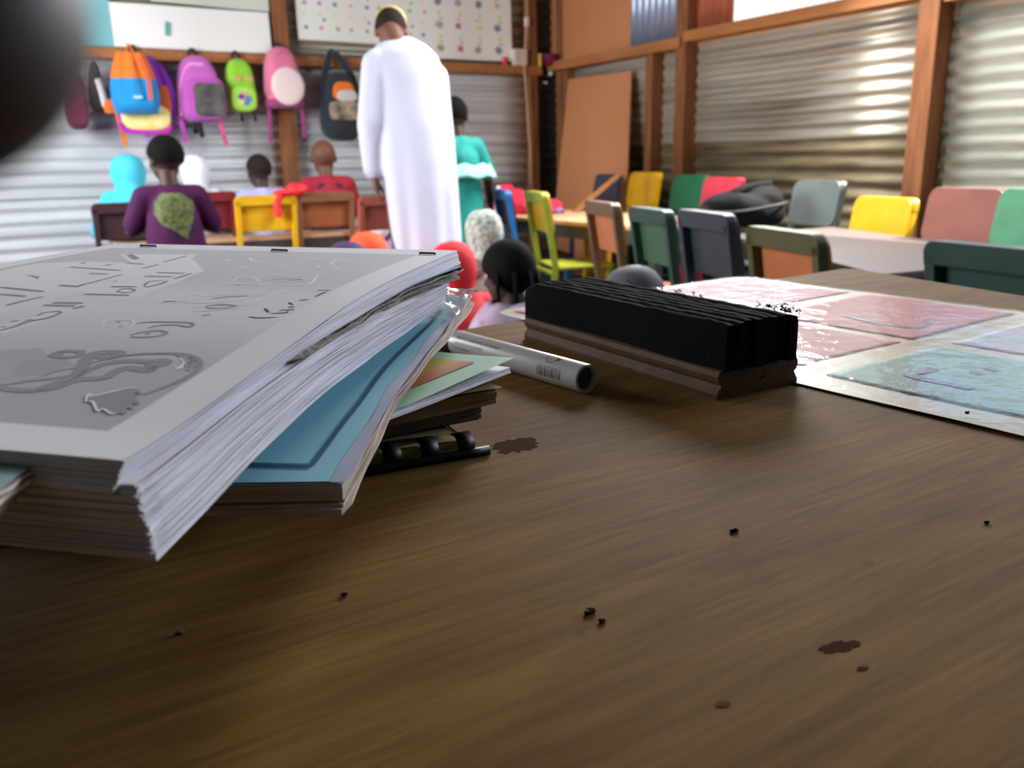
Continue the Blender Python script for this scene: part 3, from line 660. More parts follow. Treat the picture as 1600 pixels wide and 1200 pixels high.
def head(mb, c, h, R):
    """c: centre of the head, h: height of the head; R columns: right, face, up"""
    E = lambda p, r: mb.ell(Vector(c) + R @ (Vector(p) * h), [k * h for k in r], R)
    E((0, -.04, .10), (.335, .40, .38)); E((0, .07, -.16), (.27, .29, .31)); E((0, .22, -.30), (.15, .14, .14))
    E((0, .355, -.08), (.055, .075, .10)); E((0, .36, -.14), (.085, .06, .045))                       # nose
    E((0, .325, -.24), (.11, .05, .028)); E((0, .32, -.275), (.10, .05, .026))                        # lips
    for s in (-1, 1):
        E((s * .335, -.02, -.02), (.035, .085, .12)); E((s * .13, .30, .09), (.12, .06, .035)); E((s * .17, .24, -.10), (.09, .09, .08))
def eyes(c, h, R, parent):
    for s in (-1, 1):
        p = Vector(c) + R @ (Vector((s * .125, .315, .015)) * h)
        e = obj('eye', MB().ell(p, [.045 * h] * 3, None, 12, 8), m_eye, parent, True, smooth=True)
        obj('iris', MB().ell(p + R @ Vector((0, .030 * h, 0)), [.022 * h] * 3, None, 10, 6), m_iris, e, True, smooth=True)
def hand(mb, wrist, d, palm_n, s=1.0, side=1, curl=0.5):
    """palm, four unequal fingers with two bends, a thumb from the side of the palm"""
    d = Vector(d).normalized(); n = (Vector(palm_n) - d * Vector(palm_n).dot(d)).normalized(); x = d.cross(n) * side; w = Vector(wrist)
    R = Matrix((x, d, n)).transposed()
    mb.ell(w + d * .042 * s, (.038 * s, .052 * s, .017 * s), R)
    for k, (o, L) in enumerate(((-.027, .062), (-.009, .075), (.009, .070), (.026, .054))):
        a = w + d * .075 * s + x * o * s; r = .0088 * s
        b = a + (d * math.cos(curl * .6) + n * math.sin(curl * .6) + x * o * 4).normalized() * L * .5 * s
        c2 = b + (d * math.cos(curl * 1.5) + n * math.sin(curl * 1.5)).normalized() * L * .5 * s
        cap(mb, w + d * .03 * s + x * o * .8 * s, r, a, r, 8); cap(mb, a, r, b, r * .95, 8); cap(mb, b, r * .95, c2, r * .8, 8)
    a = w + d * .020 * s - x * .030 * s; b = a + (d * .75 - x * .65 + n * .35).normalized() * .036 * s; c2 = b + (d * .95 - x * .12 + n * .4).normalized() * .028 * s
    cap(mb, a, .012 * s, b, .0105 * s, 8); cap(mb, b, .0105 * s, c2, .0085 * s, 8)
def hair(c, h, R, parent, m, low=-0.12, name='hair', grow=1.0, front=0.20, k=1.0):
    """close-cropped hair: the shell of the skull above a hairline that drops towards the nape"""
    mb = MB(); r = (.352 * grow, .42 * grow, .40 * grow); nu, nv = 36, 24; keep = []
    P = lambda i, j: Vector((r[0] * math.sin(math.pi * j / nv) * math.cos(2 * math.pi * i / nu), -.04 + r[1] * math.sin(math.pi * j / nv) * math.sin(2 * math.pi * i / nu), .10 - r[2] * math.cos(math.pi * j / nv)))
    vs = [Vector(c) + R @ (P(i, j) * h) for j in range(nv + 1) for i in range(nu)]; fs = []
    for j in range(nv):
        for i in range(nu):
            p = P(i + .5, j + .5); lim = low + (front - low) * min(1, max(0, (p.y + .25) / .5)) * k
            if p.z > lim: fs.append((j * nu + i, j * nu + (i + 1) % nu, (j + 1) * nu + (i + 1) % nu, (j + 1) * nu + i))
    mb.add(vs, fs); return obj(name, mb, m, parent, True, smooth=True)
def scarf(c, h, R, parent, m, drop=0.34, flare=0.19, name='headscarf', tight=1.0, fold=0.04, seed=0, depth=1.0, label=None):
    """head covering that follows the skull and spreads over the shoulders; open at the face"""
    prof = [(.43, .04), (.42, .16), (.36, .26), (.24, .345), (.10, .38), (-.08, .385), (-.24, .355), (-.38, .32), (-.50, .34)]
    n = 48; rings = []; c = Vector(c)
    for z, r in prof:
        rings.append([c + R @ Vector((r * tight * h * math.cos(a), (-.03 + (r * 1.12) * tight * math.sin(a)) * h, z * h)) for a in [2 * math.pi * i / n for i in range(n)]])
    base = c + R @ Vector((0, -.03 * h, -.50 * h)); r0 = .34 * tight * h
    for k in range(1, 9):
        t = k / 8; rr = r0 + (flare - r0) * (1 - (1 - t) ** 2.6)
        rings.append([base + Vector((0, 0, -drop * t)) + Vector(((1 + fold * t * math.sin(7 * a + seed)) * rr * math.cos(a + math.atan2(R[1][0], R[0][0])), (1 + fold * t * math.sin(9 * a + seed)) * rr * depth * math.sin(a + math.atan2(R[1][0], R[0][0])), 0)) for a in [2 * math.pi * i / n for i in range(n)]])
    vs = [p for r in rings for p in r]; fs = [tuple(range(n))]
    for i in range(len(rings) - 1):
        for j in range(n):
            a = (j + .5) / n * 360
            if 2 <= i <= 5 and 55 < a < 125: continue
            x, y = i * n + j, i * n + (j + 1) % n; fs.append((x, y, y + n, x + n))
    o = obj(name, MB().add(vs, fs), m, parent, True, smooth=True, label=label)
    s = o.modifiers.new('cloth_thickness', 'SOLIDIFY'); s.thickness = 0.006; s.offset = 1
    return o

def child(label, head_px, d, seat=0.0, yaw=90.0, s=1.0, mode='sit', skin=None, hair_m=None, scarf_m=None, shirt=None, lower=None, sleeve='short', look=0.0, scarf_k={}, hand_up=0.14, lean=0.0, arms='table', hair_k={}, shirt_k=1.0, top_=True):
    """head_px: where the TOP of the head is seen; yaw: direction the child faces in the room, degrees from +x"""
    P = PD(*head_px, d); skin = skin or m_skin
    f = math.radians(yaw - 90); t = thing('person', label, 'person', (P[0], P[1], 0), f, 'people in the classroom')
    ztop = P[2]; H = 0.21 * s; L = lambda x, y, z: Vector((x, y, z))     # local coordinates: faces +y
    hip = {'sit': seat, 'floor': 0.0, 'stand': 0.46 * ztop}[mode]
    hc = L(0, 0.0, ztop - H * .49); nb = L(0, -.035 * s - lean, ztop - H * 1.05); pel = L(0, -.04 * s - lean, hip + .07 * s)
    ch = pel.lerp(nb, .66); sh = [L(sx * .112 * s, nb.y, nb.z - .045 * s) for sx in (-1, 1)]
    R = frame_of((math.sin(math.radians(-look)), math.cos(math.radians(-look)), -.12))
    mb = MB(); head(mb, hc, H, R); cap(mb, nb, .042 * s, hc - L(0, .02 * s, .3 * H), .040 * s)
    chain(mb, [pel, ch, nb - L(0, 0, .03 * s)], [.085 * s, .092 * s, .05 * s]); cap(mb, sh[0], .042 * s, sh[1], .042 * s)
    hands, elbows = [], []
    for i, sx in enumerate((-1, 1)):
        if arms == 'table': el = sh[i] + L(sx * .055, .05, -.16) * s; hd = L(sx * .09 * s, sh[i].y + .24 * s, max(el.z - .02 * s, hip + hand_up * s))
        elif arms == 'down': el = sh[i] + L(sx * .085, .0, -.165) * s; hd = el + L(sx * .06, .06, -.15) * s
        else: el = sh[i] + L(sx * .07, .04, -.15) * s; hd = el + L(-sx * .05, .14, .0) * s
        elbows.append(el); hands.append(hd)
        chain(mb, [sh[i], el, hd], [.036 * s, .029 * s, .021 * s]); hand(mb, hd, (hd - el), (0, 0, -1) if arms != 'down' else (-sx, 0, 0), .66 * s, sx)
    for sx in (-1, 1):
        hp = pel + L(sx * .055 * s, .01 * s, -.02 * s)
        if mode == 'sit': kn = L(sx * .075 * s, hp.y + .25 * s, hip + .055 * s); an = L(sx * .075 * s, kn.y + .0, .065 * s)
        elif mode == 'floor': kn = L(sx * .20 * s, hp.y + .18 * s, .075 * s); an = L(-sx * .02 * s, hp.y + .22 * s, .05 * s)
        else: kn = L(sx * .065 * s, hp.y + .03 * s, hip * .53); an = L(sx * .065 * s, hp.y, .06 * s)
        chain(mb, [hp, kn, an], [.068 * s, .047 * s, .03 * s])
        tip = an + (L(0, .10 * s, -.035 * s) if mode != 'floor' else L(-sx * .08 * s, .03 * s, -.015 * s)); cap(mb, an - L(0, .015 * s, .03 * s) if mode != 'floor' else an, .028 * s, tip, .022 * s)
    Mx = root_matrix(t)
    obj('body', mb, skin, t, smooth=True, remesh=0.0062 * max(1, s), relax=2)
    Rw = (Mx.to_3x3() @ R); hcw = Mx @ hc
    eyes(hcw, H, Rw, t)
    if hair_m: hair(hcw, H, Rw, t, hair_m, **hair_k)
    if scarf_m: scarf(hcw, H, Rw, t, scarf_m, **scarf_k)
    if shirt:
        mb = MB(); g = .018 * s * shirt_k
        chain(mb, [pel - L(0, 0, .03 * s), ch, nb - L(0, 0, .035 * s)], [.092 * s + g, .098 * s + g, .052 * s + g]); cap(mb, sh[0], .044 * s + g, sh[1], .044 * s + g)
        for i in range(2):
            e = elbows[i]; q = sh[i].lerp(e, .8) if sleeve == 'short' else e
            chain(mb, [sh[i], q], [.044 * s + g, .04 * s + g])
            if sleeve == 'long': cap(mb, e, .034 * s + g, e.lerp(hands[i], .9), .026 * s + g)
        obj('shirt', mb, shirt, t, smooth=True, remesh=.0085, relax=4)
    if lower:
        mb = MB()
        if mode == 'sit':
            for sx in (-1, 1): cap(mb, pel + L(sx * .055 * s, 0, -.01 * s), .082 * s, L(sx * .075 * s, pel.y + .25 * s, hip + .05 * s), .062 * s); cap(mb, L(sx * .075 * s, pel.y + .25 * s, hip + .05 * s), .06 * s, L(sx * .075 * s, pel.y + .25 * s, hip * .35 + .05), .055 * s)
        elif mode == 'floor':
            for sx in (-1, 1): cap(mb, pel + L(sx * .055 * s, 0, 0), .088 * s, L(sx * .20 * s, pel.y + .18 * s, .085 * s), .07 * s); cap(mb, L(sx * .2 * s, pel.y + .18 * s, .08 * s), .064 * s, L(0, pel.y + .24 * s, .07 * s), .055 * s)
        else:
            for k in range(12):
                pass
            n = 40; rings = []
            for k in range(13):
                u = k / 12; z = ch.z * (1 - u) + .16 * s * u; r = (.112 + .07 * u) * s
                rings.append([L(r * math.cos(a) * (1 + .05 * u * math.sin(8 * a)), pel.y + .78 * r * math.sin(a) * (1 + .06 * u * math.sin(7 * a + 1)), z) for a in [6.2832 * i / n for i in range(n)]])
            mb.loft(rings)
        obj('skirt' if mode == 'stand' else 'trousers', mb, lower, t, smooth=True, remesh=.009, relax=2)
    return t, dict(hc=hc, H=H, sh=sh, el=elbows, hd=hands, pel=pel, ch=ch, nb=nb, M=Mx, s=s)

# the teacher in a long white robe, bending forward over the children
f_white = mat('robe_white', S(192, 193, 210), 0.8, spec=.15, bump=0.06, bscale=40, sheen=0.15)
D0 = 4.0
tp = PD(655, 300, D0)
T = thing('person', 'man in a long white robe and pale yellow cap, bending away over the children', 'person', (tp[0], tp[1], 0), 0, 'people in the classroom')
f2 = np.array([RC[0][2], RC[1][2], 0]); f2 /= np.linalg.norm(f2)       # horizontally away from the camera
fr = np.array([f2[1], -f2[0], 0])
hcT = V(PD(611, 50, 4.14)); Rt = frame_of((f2[0] * .80 - .10, f2[1] * .80, -.52))
mb = MB(); HT = 0.225
head(mb, hcT, HT, Rt)
neck = V(PD(628, 92, 4.06)); chest = V(PD(636, 150, 4.04)); pelv = V(PD(658, 290, 3.98))
cap(mb, neck, .062, hcT + Rt @ Vector((0, -.05, -.06)), .058)
chain(mb, [pelv, chest, neck], [.10, .095, .06]); shL, shR = V(PD(590, 102, 4.02)), V(PD(676, 122, 4.12)); cap(mb, shL, .062, shR, .062)
elL, wrL = V(PD(579, 196, 3.96)), V(PD(586, 275, 4.0)); elR, wrR = V(PD(690, 215, 4.30)), V(PD(668, 258, 4.52))
chain(mb, [shL, elL, wrL], [.056, .044, .029]); chain(mb, [shR, elR, wrR], [.056, .044, .029])
hand(mb, wrL, V(PD(592, 322, 4.0)) - wrL, -V(fr) * -1, 0.98, 1, .45); hand(mb, wrR, V(PD(655, 285, 4.66)) - wrR, (0, 0, -1), .95, 1, .5)
for k, px in ((-1, 640), (1, 688)):
    hp = pelv + V(fr) * .08 * k - Vector((0, 0, .06)); g = V(PD(px, 500, 4.0)); kn = Vector((g.x, g.y, .47)); an = Vector((g.x, g.y, .085))
    chain(mb, [hp, kn, an], [.095, .062, .042]); cap(mb, an - Vector((0, 0, .04)), .042, an + V(f2) * .17 - Vector((0, 0, .055)), .03)
obj('body', mb, m_skin2, T, True, smooth=True, remesh=.0062, relax=2)
eyes(hcT, HT, Rt, T)
hair(hcT, HT, Rt, T, m_hairs, low=-.10, grow=1.0)
# cap
mb = MB(); rings = []; n = 40
for z, r in ((.18, .372), (.30, .366), (.42, .345), (.50, .29), (.53, .15), (.535, .02)):
    rings.append([hcT + Rt @ (Vector((r * math.cos(a) * .98, .06 + r * 1.1 * math.sin(a), z)) * HT) for a in [6.2832 * i / n for i in range(n)]])
mb.loft(rings); obj('cap', mb, mat('cap_yellow', S(214, 196, 116), 0.8, var=0.4, vscale=30), T, True, smooth=True, sharp=50)
# robe
mb = MB(); n = 96; rings = []
rows = [(62, 606, 650, 4.10, .055), (72, 588, 668, 4.08, .085), (88, 574, 684, 4.06, .115), (112, 573, 692, 4.05, .13), (150, 580, 700, 4.04, .135), (200, 592, 708, 4.01, .14), (250, 598, 712, 3.99, .145),
        (300, 603, 715, 3.98, .15), (350, 609, 718, 3.98, .155), (400, 613, 721, 3.98, .16), (450, 617, 724, 3.98, .165), (505, 621, 728, 3.98, .17)]
for i, (y, xl, xr, d, hd) in enumerate(rows):
    a_, b_ = PD(xl, y, d), PD(xr, y, d); c = (a_ + b_) / 2; hw = np.linalg.norm(b_ - a_) / 2; g = max(0, (i - 3) / 8)
    tz = (b_[2] - a_[2]) / 2
    r = []
    for k in range(n):
        a = 6.2832 * k / n
        fo = 1 + g * (.11 * math.sin(5 * a + 0.6 + .12 * i) + .07 * math.sin(11 * a + 2) * g) + .02 * math.sin(3 * a + i)
        p = c + fr * hw * math.cos(a) * (1 + (fo - 1) * .3) - f2 * hd * math.sin(a) * fo; r.append((p[0], p[1], c[2] + tz * math.cos(a) + (.012 * math.sin(a) if i < 3 else 0)))
    rings.append(r)
mb.loft(rings)
def sleeve(sh, el, wr, r): 
    k = el.lerp(wr, .0); cap(mb, sh, r[0], el, r[1], 20); cap(mb, el, r[1], el.lerp(wr, .86), r[2], 20)
sleeve(shL, elL + V(fr) * .002, wrL, (.078, .066, .056)); sleeve(shR, elR, wrR, (.078, .066, .056))
obj('robe', mb, f_white, T, True, smooth=True, remesh=.0105, relax=3)
obj('collar', MB().tube([hcT.lerp(neck, .75) + V(fr) * .068 * math.cos(a) + V(f2) * .066 * math.sin(a) + Vector((0, 0, .012 - .02 * math.sin(a))) for a in np.linspace(0, 6.283, 30)], .012, 8, cap=False), f_white, T, True, smooth=True)

# children at the back table
f_lblue = mat('scarf_light_blue', S(70, 196, 222), 0.8, bump=0.1); f_wscarf = mat('scarf_white', S(236, 236, 244), 0.8, bump=0.1)
f_lav = mat('shirt_lavender', S(172, 172, 214), 0.8); f_red = mat('shirt_red', S(158, 26, 46), 0.85)
child('child in a light blue headscarf seated on the plum-brown chair', (196, 240), 4.80, .36, 88, 1.0, scarf_m=f_lblue, shirt=f_lblue, lower=f_wscarf, sleeve='long', scarf_k=dict(drop=.26, flare=.225, fold=.07, tight=1.12))
child('child in a white headscarf seated on the maroon red chair', (301, 241), 5.06, .36, 80, 1.0, scarf_m=f_wscarf, shirt=f_wscarf, lower=f_lav, sleeve='long', scarf_k=dict(drop=.20, flare=.195, depth=.85))
child('boy with close-cropped hair and lavender shirt on the yellow chair', (402, 241), 5.02, .36, 92, .98, skin=m_skin, hair_m=m_hairs, shirt=f_lav, lower=mat('trousers_dark', S(50, 50, 60), .8), look=8)
_t, K = child('boy with a shaved head in a red and navy top on the copper brown chair', (503, 218), 5.2, .37, 86, 1.08, skin=m_skin2, shirt=f_red, lower=mat('trousers_dark', (0, 0, 0)), look=-12)
mb = MB()
for z in (.06, .13, .20): 
    rr = .127; mb.loft([[Vector((rr * math.cos(a), K['pel'].y + rr * math.sin(a), K['pel'].z + z + dz)) for a in np.linspace(0, 6.283, 33)[:-1]] for dz in (-.014, .014)])
f_navy2 = mat('cotton_navy', S(28, 30, 48), .85)
obj('navy_stripes', mb, f_navy2, _t, smooth=True, kind='stuff')
obj('navy_yoke', MB().ell(K['nb'] - Vector((0, 0.005, .055)), (.125, .085, .05)), f_navy2, _t, smooth=True)
red_hood = lump([((.03, 0, .03), (.06, .05, .035), None), ((-.04, .01, .012), (.06, .045, .024), None)], 4, .012, 12, .007)
P = PD(455, 296, 4.78)
t = thing('red_jacket', 'bright red jacket hung between the yellow and copper brown chairs', 'jacket', (P[0], P[1], P[2] - .03)); obj('cloth_folds', red_hood, mat('red_nylon', S(240, 40, 50), .6), t, smooth=True)
obj('sleeve', MB().tube(curve([(-.05, 0, .01), (-.085, .0, -.03), (-.09, .0, -.12)]), [.022] * 21, 12), mat('red_nylon', (1, 0, 0)), t, smooth=True)
child('child in white long sleeves, mostly hidden behind the white-robed teacher', (628, 250), 5.08, .36, 95, 1.0, hair_m=m_hair, shirt=f_wscarf, lower=f_lav, sleeve='long', hair_k=dict(grow=1.03), arms='wide')
# child standing in a purple dress with a green patterned back
m_pdress = mat('dress_purple', S(72, 28, 66), 0.85, spec=.15, var=0.6, vscale=14, col2=S(40, 16, 40))
t, K = child('child standing in a dark purple dress with a green patterned back panel', (254, 213), 3.7, 0, 84, .98, 'stand', hair_m=m_hair, shirt=m_pdress, lower=m_pdress, look=25, arms='front', hair_k=dict(grow=1.06), shirt_k=.5)
gp = mat('green_lattice_print', S(112, 122, 78), .85, spec=.1, var=1.0, vscale=55, col2=S(50, 50, 36))
mb = MB(); y0 = K['nb'].y
pl = [(-.085, .0), (-.06, .03), (.02, .035), (.07, .0), (.085, -.06), (.05, -.12), (.03, -.17), (-.02, -.13), (-.07, -.10), (-.095, -.05)]
def pip(x, y, poly):
    c = False
    for (x0, y0), (x1, y1) in zip(poly, poly[1:] + poly[:1]):
        if (y0 > y) != (y1 > y) and x < (x1 - x0) * (y - y0) / (y1 - y0) + x0: c = not c
    return c
zz0 = K['nb'].z - .062; vs, fs, idx = [], [], {}
for i in range(46):
    for j in range(46):
        x, z = -.10 + .0044 * i, -.18 + .0050 * j
        if pip(x, z, pl):
            q = []
            for a, b in ((i, j), (i + 1, j), (i + 1, j + 1), (i, j + 1)):
                if (a, b) not in idx: idx[(a, b)] = len(vs); vs.append((-.10 + .0044 * a + .01, y0 - .22, zz0 - .18 + .0050 * b))
                q.append(idx[(a, b)])
            fs.append(q)
shirt = [c for c in t.children if c.name.startswith('shirt')][0]
o = obj('green_panel', MB().add(vs, fs), gp, t, smooth=True); sw = o.modifiers.new('follow_dress', 'SHRINKWRAP'); sw.target = shirt; sw.wrap_method = 'PROJECT'; sw.use_project_y = True; sw.use_positive_direction = True; sw.use_negative_direction = True; sw.offset = .004
# girl standing in teal with a mint band, her arm hanging down
f_teal = mat('dress_teal', S(16, 142, 132), .8, bump=.1); f_mint = mat('mint_band', S(150, 204, 192), .8)
t, K = child('girl standing in a teal dress with pale mint cape edge, right of the teacher', (708, 152), 4.55, 0, 98, 1.0, 'stand', hair_m=m_hair, shirt=f_teal, lower=f_teal, look=-35, arms='down', hair_k=dict(grow=1.05), shirt_k=.8)
n = 40; rings = []
for k in range(5):
    u = k / 4; rings.append([Vector((( .125 + .03 * u) * math.cos(a), K['nb'].y + (.098 + .022 * u) * math.sin(a), K['nb'].z - .135 - .07 * u + .008 * math.sin(9 * a))) for a in [6.2832 * i / n for i in range(n)]])
shirt = [c for c in t.children if c.name.startswith('shirt')][0]
o = obj('mint_cape_edge', MB().loft([[p + (p - Vector((0, K['nb'].y, p.z))) * .45 for p in r] for r in rings], cap=False), f_mint, t, smooth=True); sm = o.modifiers.new('cloth_thickness', 'SOLIDIFY'); sm.thickness = .004
# children sitting on the floor in front of the desk
f_or = mat('scarf_orange', S(244, 84, 34), .8); f_rd = mat('scarf_red', S(206, 24, 36), .8); f_pu = mat('scarf_purple', S(62, 34, 84), .8)
f_dots = mat('scarf_leaf_print', S(206, 212, 200), .85, var=1.0, vscale=64, col2=S(66, 80, 66)); f_gr = mat('scarf_dark_grey', S(66, 66, 72), .8)
f_flor = mat('floral_white', S(160, 160, 180), .85, var=.9, vscale=17, col2=S(170, 110, 140))
child('child on the floor in a bright orange headscarf, seen above the stacked papers', (572, 360), 3.55, 0, 85, 1.0, 'floor', scarf_m=f_or, shirt=f_or, lower=f_or, arms='front', scarf_k=dict(drop=.20, flare=.20, depth=.85))
child('child on the floor in a dark purple headscarf, left of the orange one', (540, 375), 3.25, 0, 95, 1.0, 'floor', scarf_m=f_pu, shirt=f_pu, lower=f_pu, arms='front', scarf_k=dict(drop=.20, flare=.20, depth=.85))
child('child on the floor in a red headscarf behind the corner of the papers', (705, 375), 3.15, 0, 90, 1.0, 'floor', scarf_m=f_rd, shirt=f_rd, lower=f_rd, arms='front', scarf_k=dict(drop=.20, flare=.195, tight=1.0, depth=.85))
child('child in a white headscarf with small leaf print, right of the red scarf', (754, 325), 3.55, 0, 95, 0.98, 'floor', scarf_m=f_dots, shirt=f_dots, lower=f_dots, arms='front', scarf_k=dict(drop=.34, flare=.185, tight=.93, depth=.8))
t, K = child('child with braided dark hair and a white floral cape, nearest the desk edge', (792, 378), 2.62, 0, 100, 1.0, 'floor', hair_m=m_hair, shirt=f_flor, lower=mat('shirt_dark_red', S(120, 28, 40), .8), arms='front', hair_k=dict(grow=1.10, low=-.30), shirt_k=.4)
mb = MB()
for k in range(5):
    a = math.radians(200 + 35 * k); c = K['hc'] + Vector((.36 * math.cos(a), -.04 + .43 * math.sin(a), .1)) * K['H']
    mb.tube([c, c + Vector((.01 * math.cos(a), .012 * math.sin(a), -.06)), c + Vector((.0, -.008, -.125))], [.007, .007, .004], 8)
obj('braids', mb, m_hair, t, smooth=True)
n = 48; rings = []
for k in range(9):
    u = k / 8; r = .075 + .115 * math.sin(u * 1.5); rings.append([Vector((r * 1.08 * math.cos(a), K['nb'].y - .004 + r * .9 * math.sin(a), K['nb'].z + .036 - .27 * u ** 1.5 + .004 * math.sin(6 * a))) for a in [6.2832 * i / n for i in range(n)]])
o = obj('floral_cape', MB().loft(rings, cap=False), f_flor, t, smooth=True); sm = o.modifiers.new('cloth_thickness', 'SOLIDIFY'); sm.thickness = .005; sm.offset = 1
mb = MB()
for (ax, kz, s_) in ((-88, .34, 1.3), (-50, .45, 1.0), (-130, .5, 1.0), (-20, .4, .9), (-112, .62, .8), (-70, .7, .9)):
    a = math.radians(ax); r = .075 + .115 * math.sin(kz * 1.5) + .006
    for q in range(5):
        b = 6.283 * q / 5; da, dz = .13 * s_ * math.cos(b), .022 * s_ * math.sin(b)
        p0 = Vector((r * 1.09 * math.cos(a), K['nb'].y - .004 + r * .92 * math.sin(a), K['nb'].z + .032 - .268 * kz ** 1.5)); k2 = kz + dz * 2.2; r2 = .075 + .115 * math.sin(k2 * 1.5) + .007
        p1 = Vector((r2 * 1.09 * math.cos(a + da), K['nb'].y - .004 + r2 * .92 * math.sin(a + da), K['nb'].z + .038 - .27 * k2 ** 1.5 + .004))
        mb.bar(p0, p1, .012 * s_, .003)
obj('printed_flowers', mb, f_navy2, t, kind='stuff')
child('child in a dark grey headscarf half hidden behind the board eraser', (990, 412), 2.25, 0, 70, 1.0, 'floor', scarf_m=f_gr, shirt=f_gr, lower=f_gr, arms='front', scarf_k=dict(drop=.20, flare=.205, depth=.85))
# ------------------------------------------------------------------ the teacher's desk
def desk_material():
    m = bpy.data.materials.new('desk_plywood'); m.use_nodes = True; n, L = m.node_tree.nodes, m.node_tree.links; b = n['Principled BSDF']
    tc = n.new('ShaderNodeTexCoord')
    def noise_(scale, st, detail=4, rot=math.radians(8), rough=.6):
        mp = n.new('ShaderNodeMapping'); mp.inputs['Scale'].default_value = st; mp.inputs['Rotation'].default_value = (0, 0, rot); L.new(tc.outputs['Object'], mp.inputs[0])
        t = n.new('ShaderNodeTexNoise'); t.inputs['Scale'].default_value = scale; t.inputs['Detail'].default_value = detail; t.inputs['Roughness'].default_value = rough; L.new(mp.outputs[0], t.inputs[0]); return t.outputs[0]
    def ramp(src, p0, c0, p1, c1):
        r = n.new('ShaderNodeValToRGB'); e = r.color_ramp.elements; e[0].position, e[1].position = p0, p1; e[0].color, e[1].color = (*c0, 1), (*c1, 1); L.new(src, r.inputs[0]); return r.outputs[0]
    def mix(fac, a, bb, mode='MIX'):
        x = n.new('ShaderNodeMix'); x.data_type = 'RGBA'; x.blend_type = mode
        if hasattr(fac, 'links') or hasattr(fac, 'is_linked'): L.new(fac, x.inputs[0])
        else: x.inputs[0].default_value = fac
        L.new(a, x.inputs[6]); L.new(bb, x.inputs[7]); return x.outputs[2]
    base = ramp(noise_(9, (1, 5, 1)), .3, S(116, 86, 41), .7, S(141, 109, 57))
    grain = ramp(noise_(170, (.10, 1.6, 1), 6), .35, (.62, .58, .54), .62, (1, 1, 1))
    fine = ramp(noise_(420, (.06, 1.5, 1), 3), .3, (.74, .72, .70), .6, (1, 1, 1))
    c = mix(.75, base, grain, 'MULTIPLY'); c = mix(.55, c, fine, 'MULTIPLY')
    red = ramp(noise_(11, (1, 2, 1), 3), .60, (1, 1, 1), .74, (.86, .62, .52)); c = mix(.8, c, red, 'MULTIPLY')
    spots = ramp(noise_(70, (.6, 1, 1), 2), .70, (1, 1, 1), .76, (.55, .48, .40)); c = mix(.6, c, spots, 'MULTIPLY')
    L.new(c, b.inputs['Base Color']); b.inputs['Roughness'].default_value = .7; b.inputs['Specular IOR Level'].default_value = .05
    bp = n.new('ShaderNodeBump'); bp.inputs['Strength'].default_value = .18; bp.inputs['Distance'].default_value = .0006
    L.new(noise_(300, (.08, 1.5, 1), 4), bp.inputs['Height']); L.new(bp.outputs[0], b.inputs['Normal'])
    return m
m_desk = desk_material()
dc = PZ(1325, 418, DESK); de = PZ(720, 515, DESK); dr = PZ(1600, 462, DESK)
ux = (dc - de)[:2] / np.linalg.norm((dc - de)[:2]); uy = (dc - dr)[:2] / np.linalg.norm((dc - dr)[:2])
A_, B_ = dc[:2], dc[:2] - ux * 1.30; C_, D_ = B_ - np.array([-.05, .78]), dc[:2] - uy * .80
cx_, cy_ = (A_ + B_ + C_ + D_) / 4
t_desk = thing('teacher_desk', 'large plywood teacher desk with worn grained top in the foreground', 'desk', (cx_, cy_, 0))
def rounded(poly, r, n=6):
    out = []; k = len(poly)
    for i in range(k):
        p, a, b = np.array(poly[i]), np.array(poly[i - 1]), np.array(poly[(i + 1) % k])
        u, v = (a - p) / np.linalg.norm(a - p), (b - p) / np.linalg.norm(b - p)
        for j in range(n + 1):
            t = j / n; out.append(tuple((p + u * r) * (1 - t) ** 2 + p * 2 * t * (1 - t) + (p + v * r) * t * t))
    return out
pol = rounded([A_ - (cx_, cy_), B_ - (cx_, cy_), C_ - (cx_, cy_), D_ - (cx_, cy_)], .022)
obj('desktop', MB().prism(pol, lambda x, y, z: (x, y, z), DESK - .018, DESK), m_desk, t_desk, bevel=.0015)
m_dk = mat('desk_frame_wood', S(132, 100, 66), .7, var=.6, vscale=5, stretch=(1, 1, .3))
for p in (A_, B_, C_, D_):
    q = (p - (cx_, cy_)) * .92; obj('leg', MB().bar((*q, 0), (*q, DESK - .018), .06, .06), m_dk, t_desk, bevel=.003)
ps = [(p - (cx_, cy_)) * .92 for p in (A_, B_, C_, D_)]
for i in range(4): obj('apron', MB().bar((*ps[i], DESK - .065), (*ps[(i + 1) % 4], DESK - .065), .022, .09), m_dk, t_desk)
# worn and stained patches in the top: thin flat marks of their own outline
m_st = mat('stain_brown', S(78, 47, 24), .85, spec=.02, var=.6, vscale=60, stretch=(.3, 1, 1)); m_st2 = mat('stain_reddish', S(96, 64, 38), .85, spec=.02, var=.7, vscale=40, stretch=(.4, 1, 1), col2=S(110, 82, 46))
def px_poly(pts, z): return [V(PZ(x, y, z)) for x, y in pts]
def stain(pts, m, k):
    mb = MB(); pp = px_poly(pts, DESK + .00012 + k * .00002); mb.add(pp, [tuple(range(len(pp)))])
    return obj('stain', mb, m, t_desk, True)
for k, (cx0, cy0, w0, h0, m, sl) in enumerate(((806, 696, 42, 13, m_st, -.10), (1312, 1010, 36, 10, m_st, -.14), (1348, 1044, 12, 4, m_st, -.1), (1130, 1100, 14, 6, m_st2, 0))):
    pts = []
    for j in range(26):
        a = 6.2832 * j / 26; r = 1 - random.uniform(0, .45) * (1 if j % 2 else .3)
        pts.append((cx0 + w0 * r * math.cos(a), cy0 + h0 * r * math.sin(a) + sl * w0 * r * math.cos(a)))
    stain(pts, m, k)

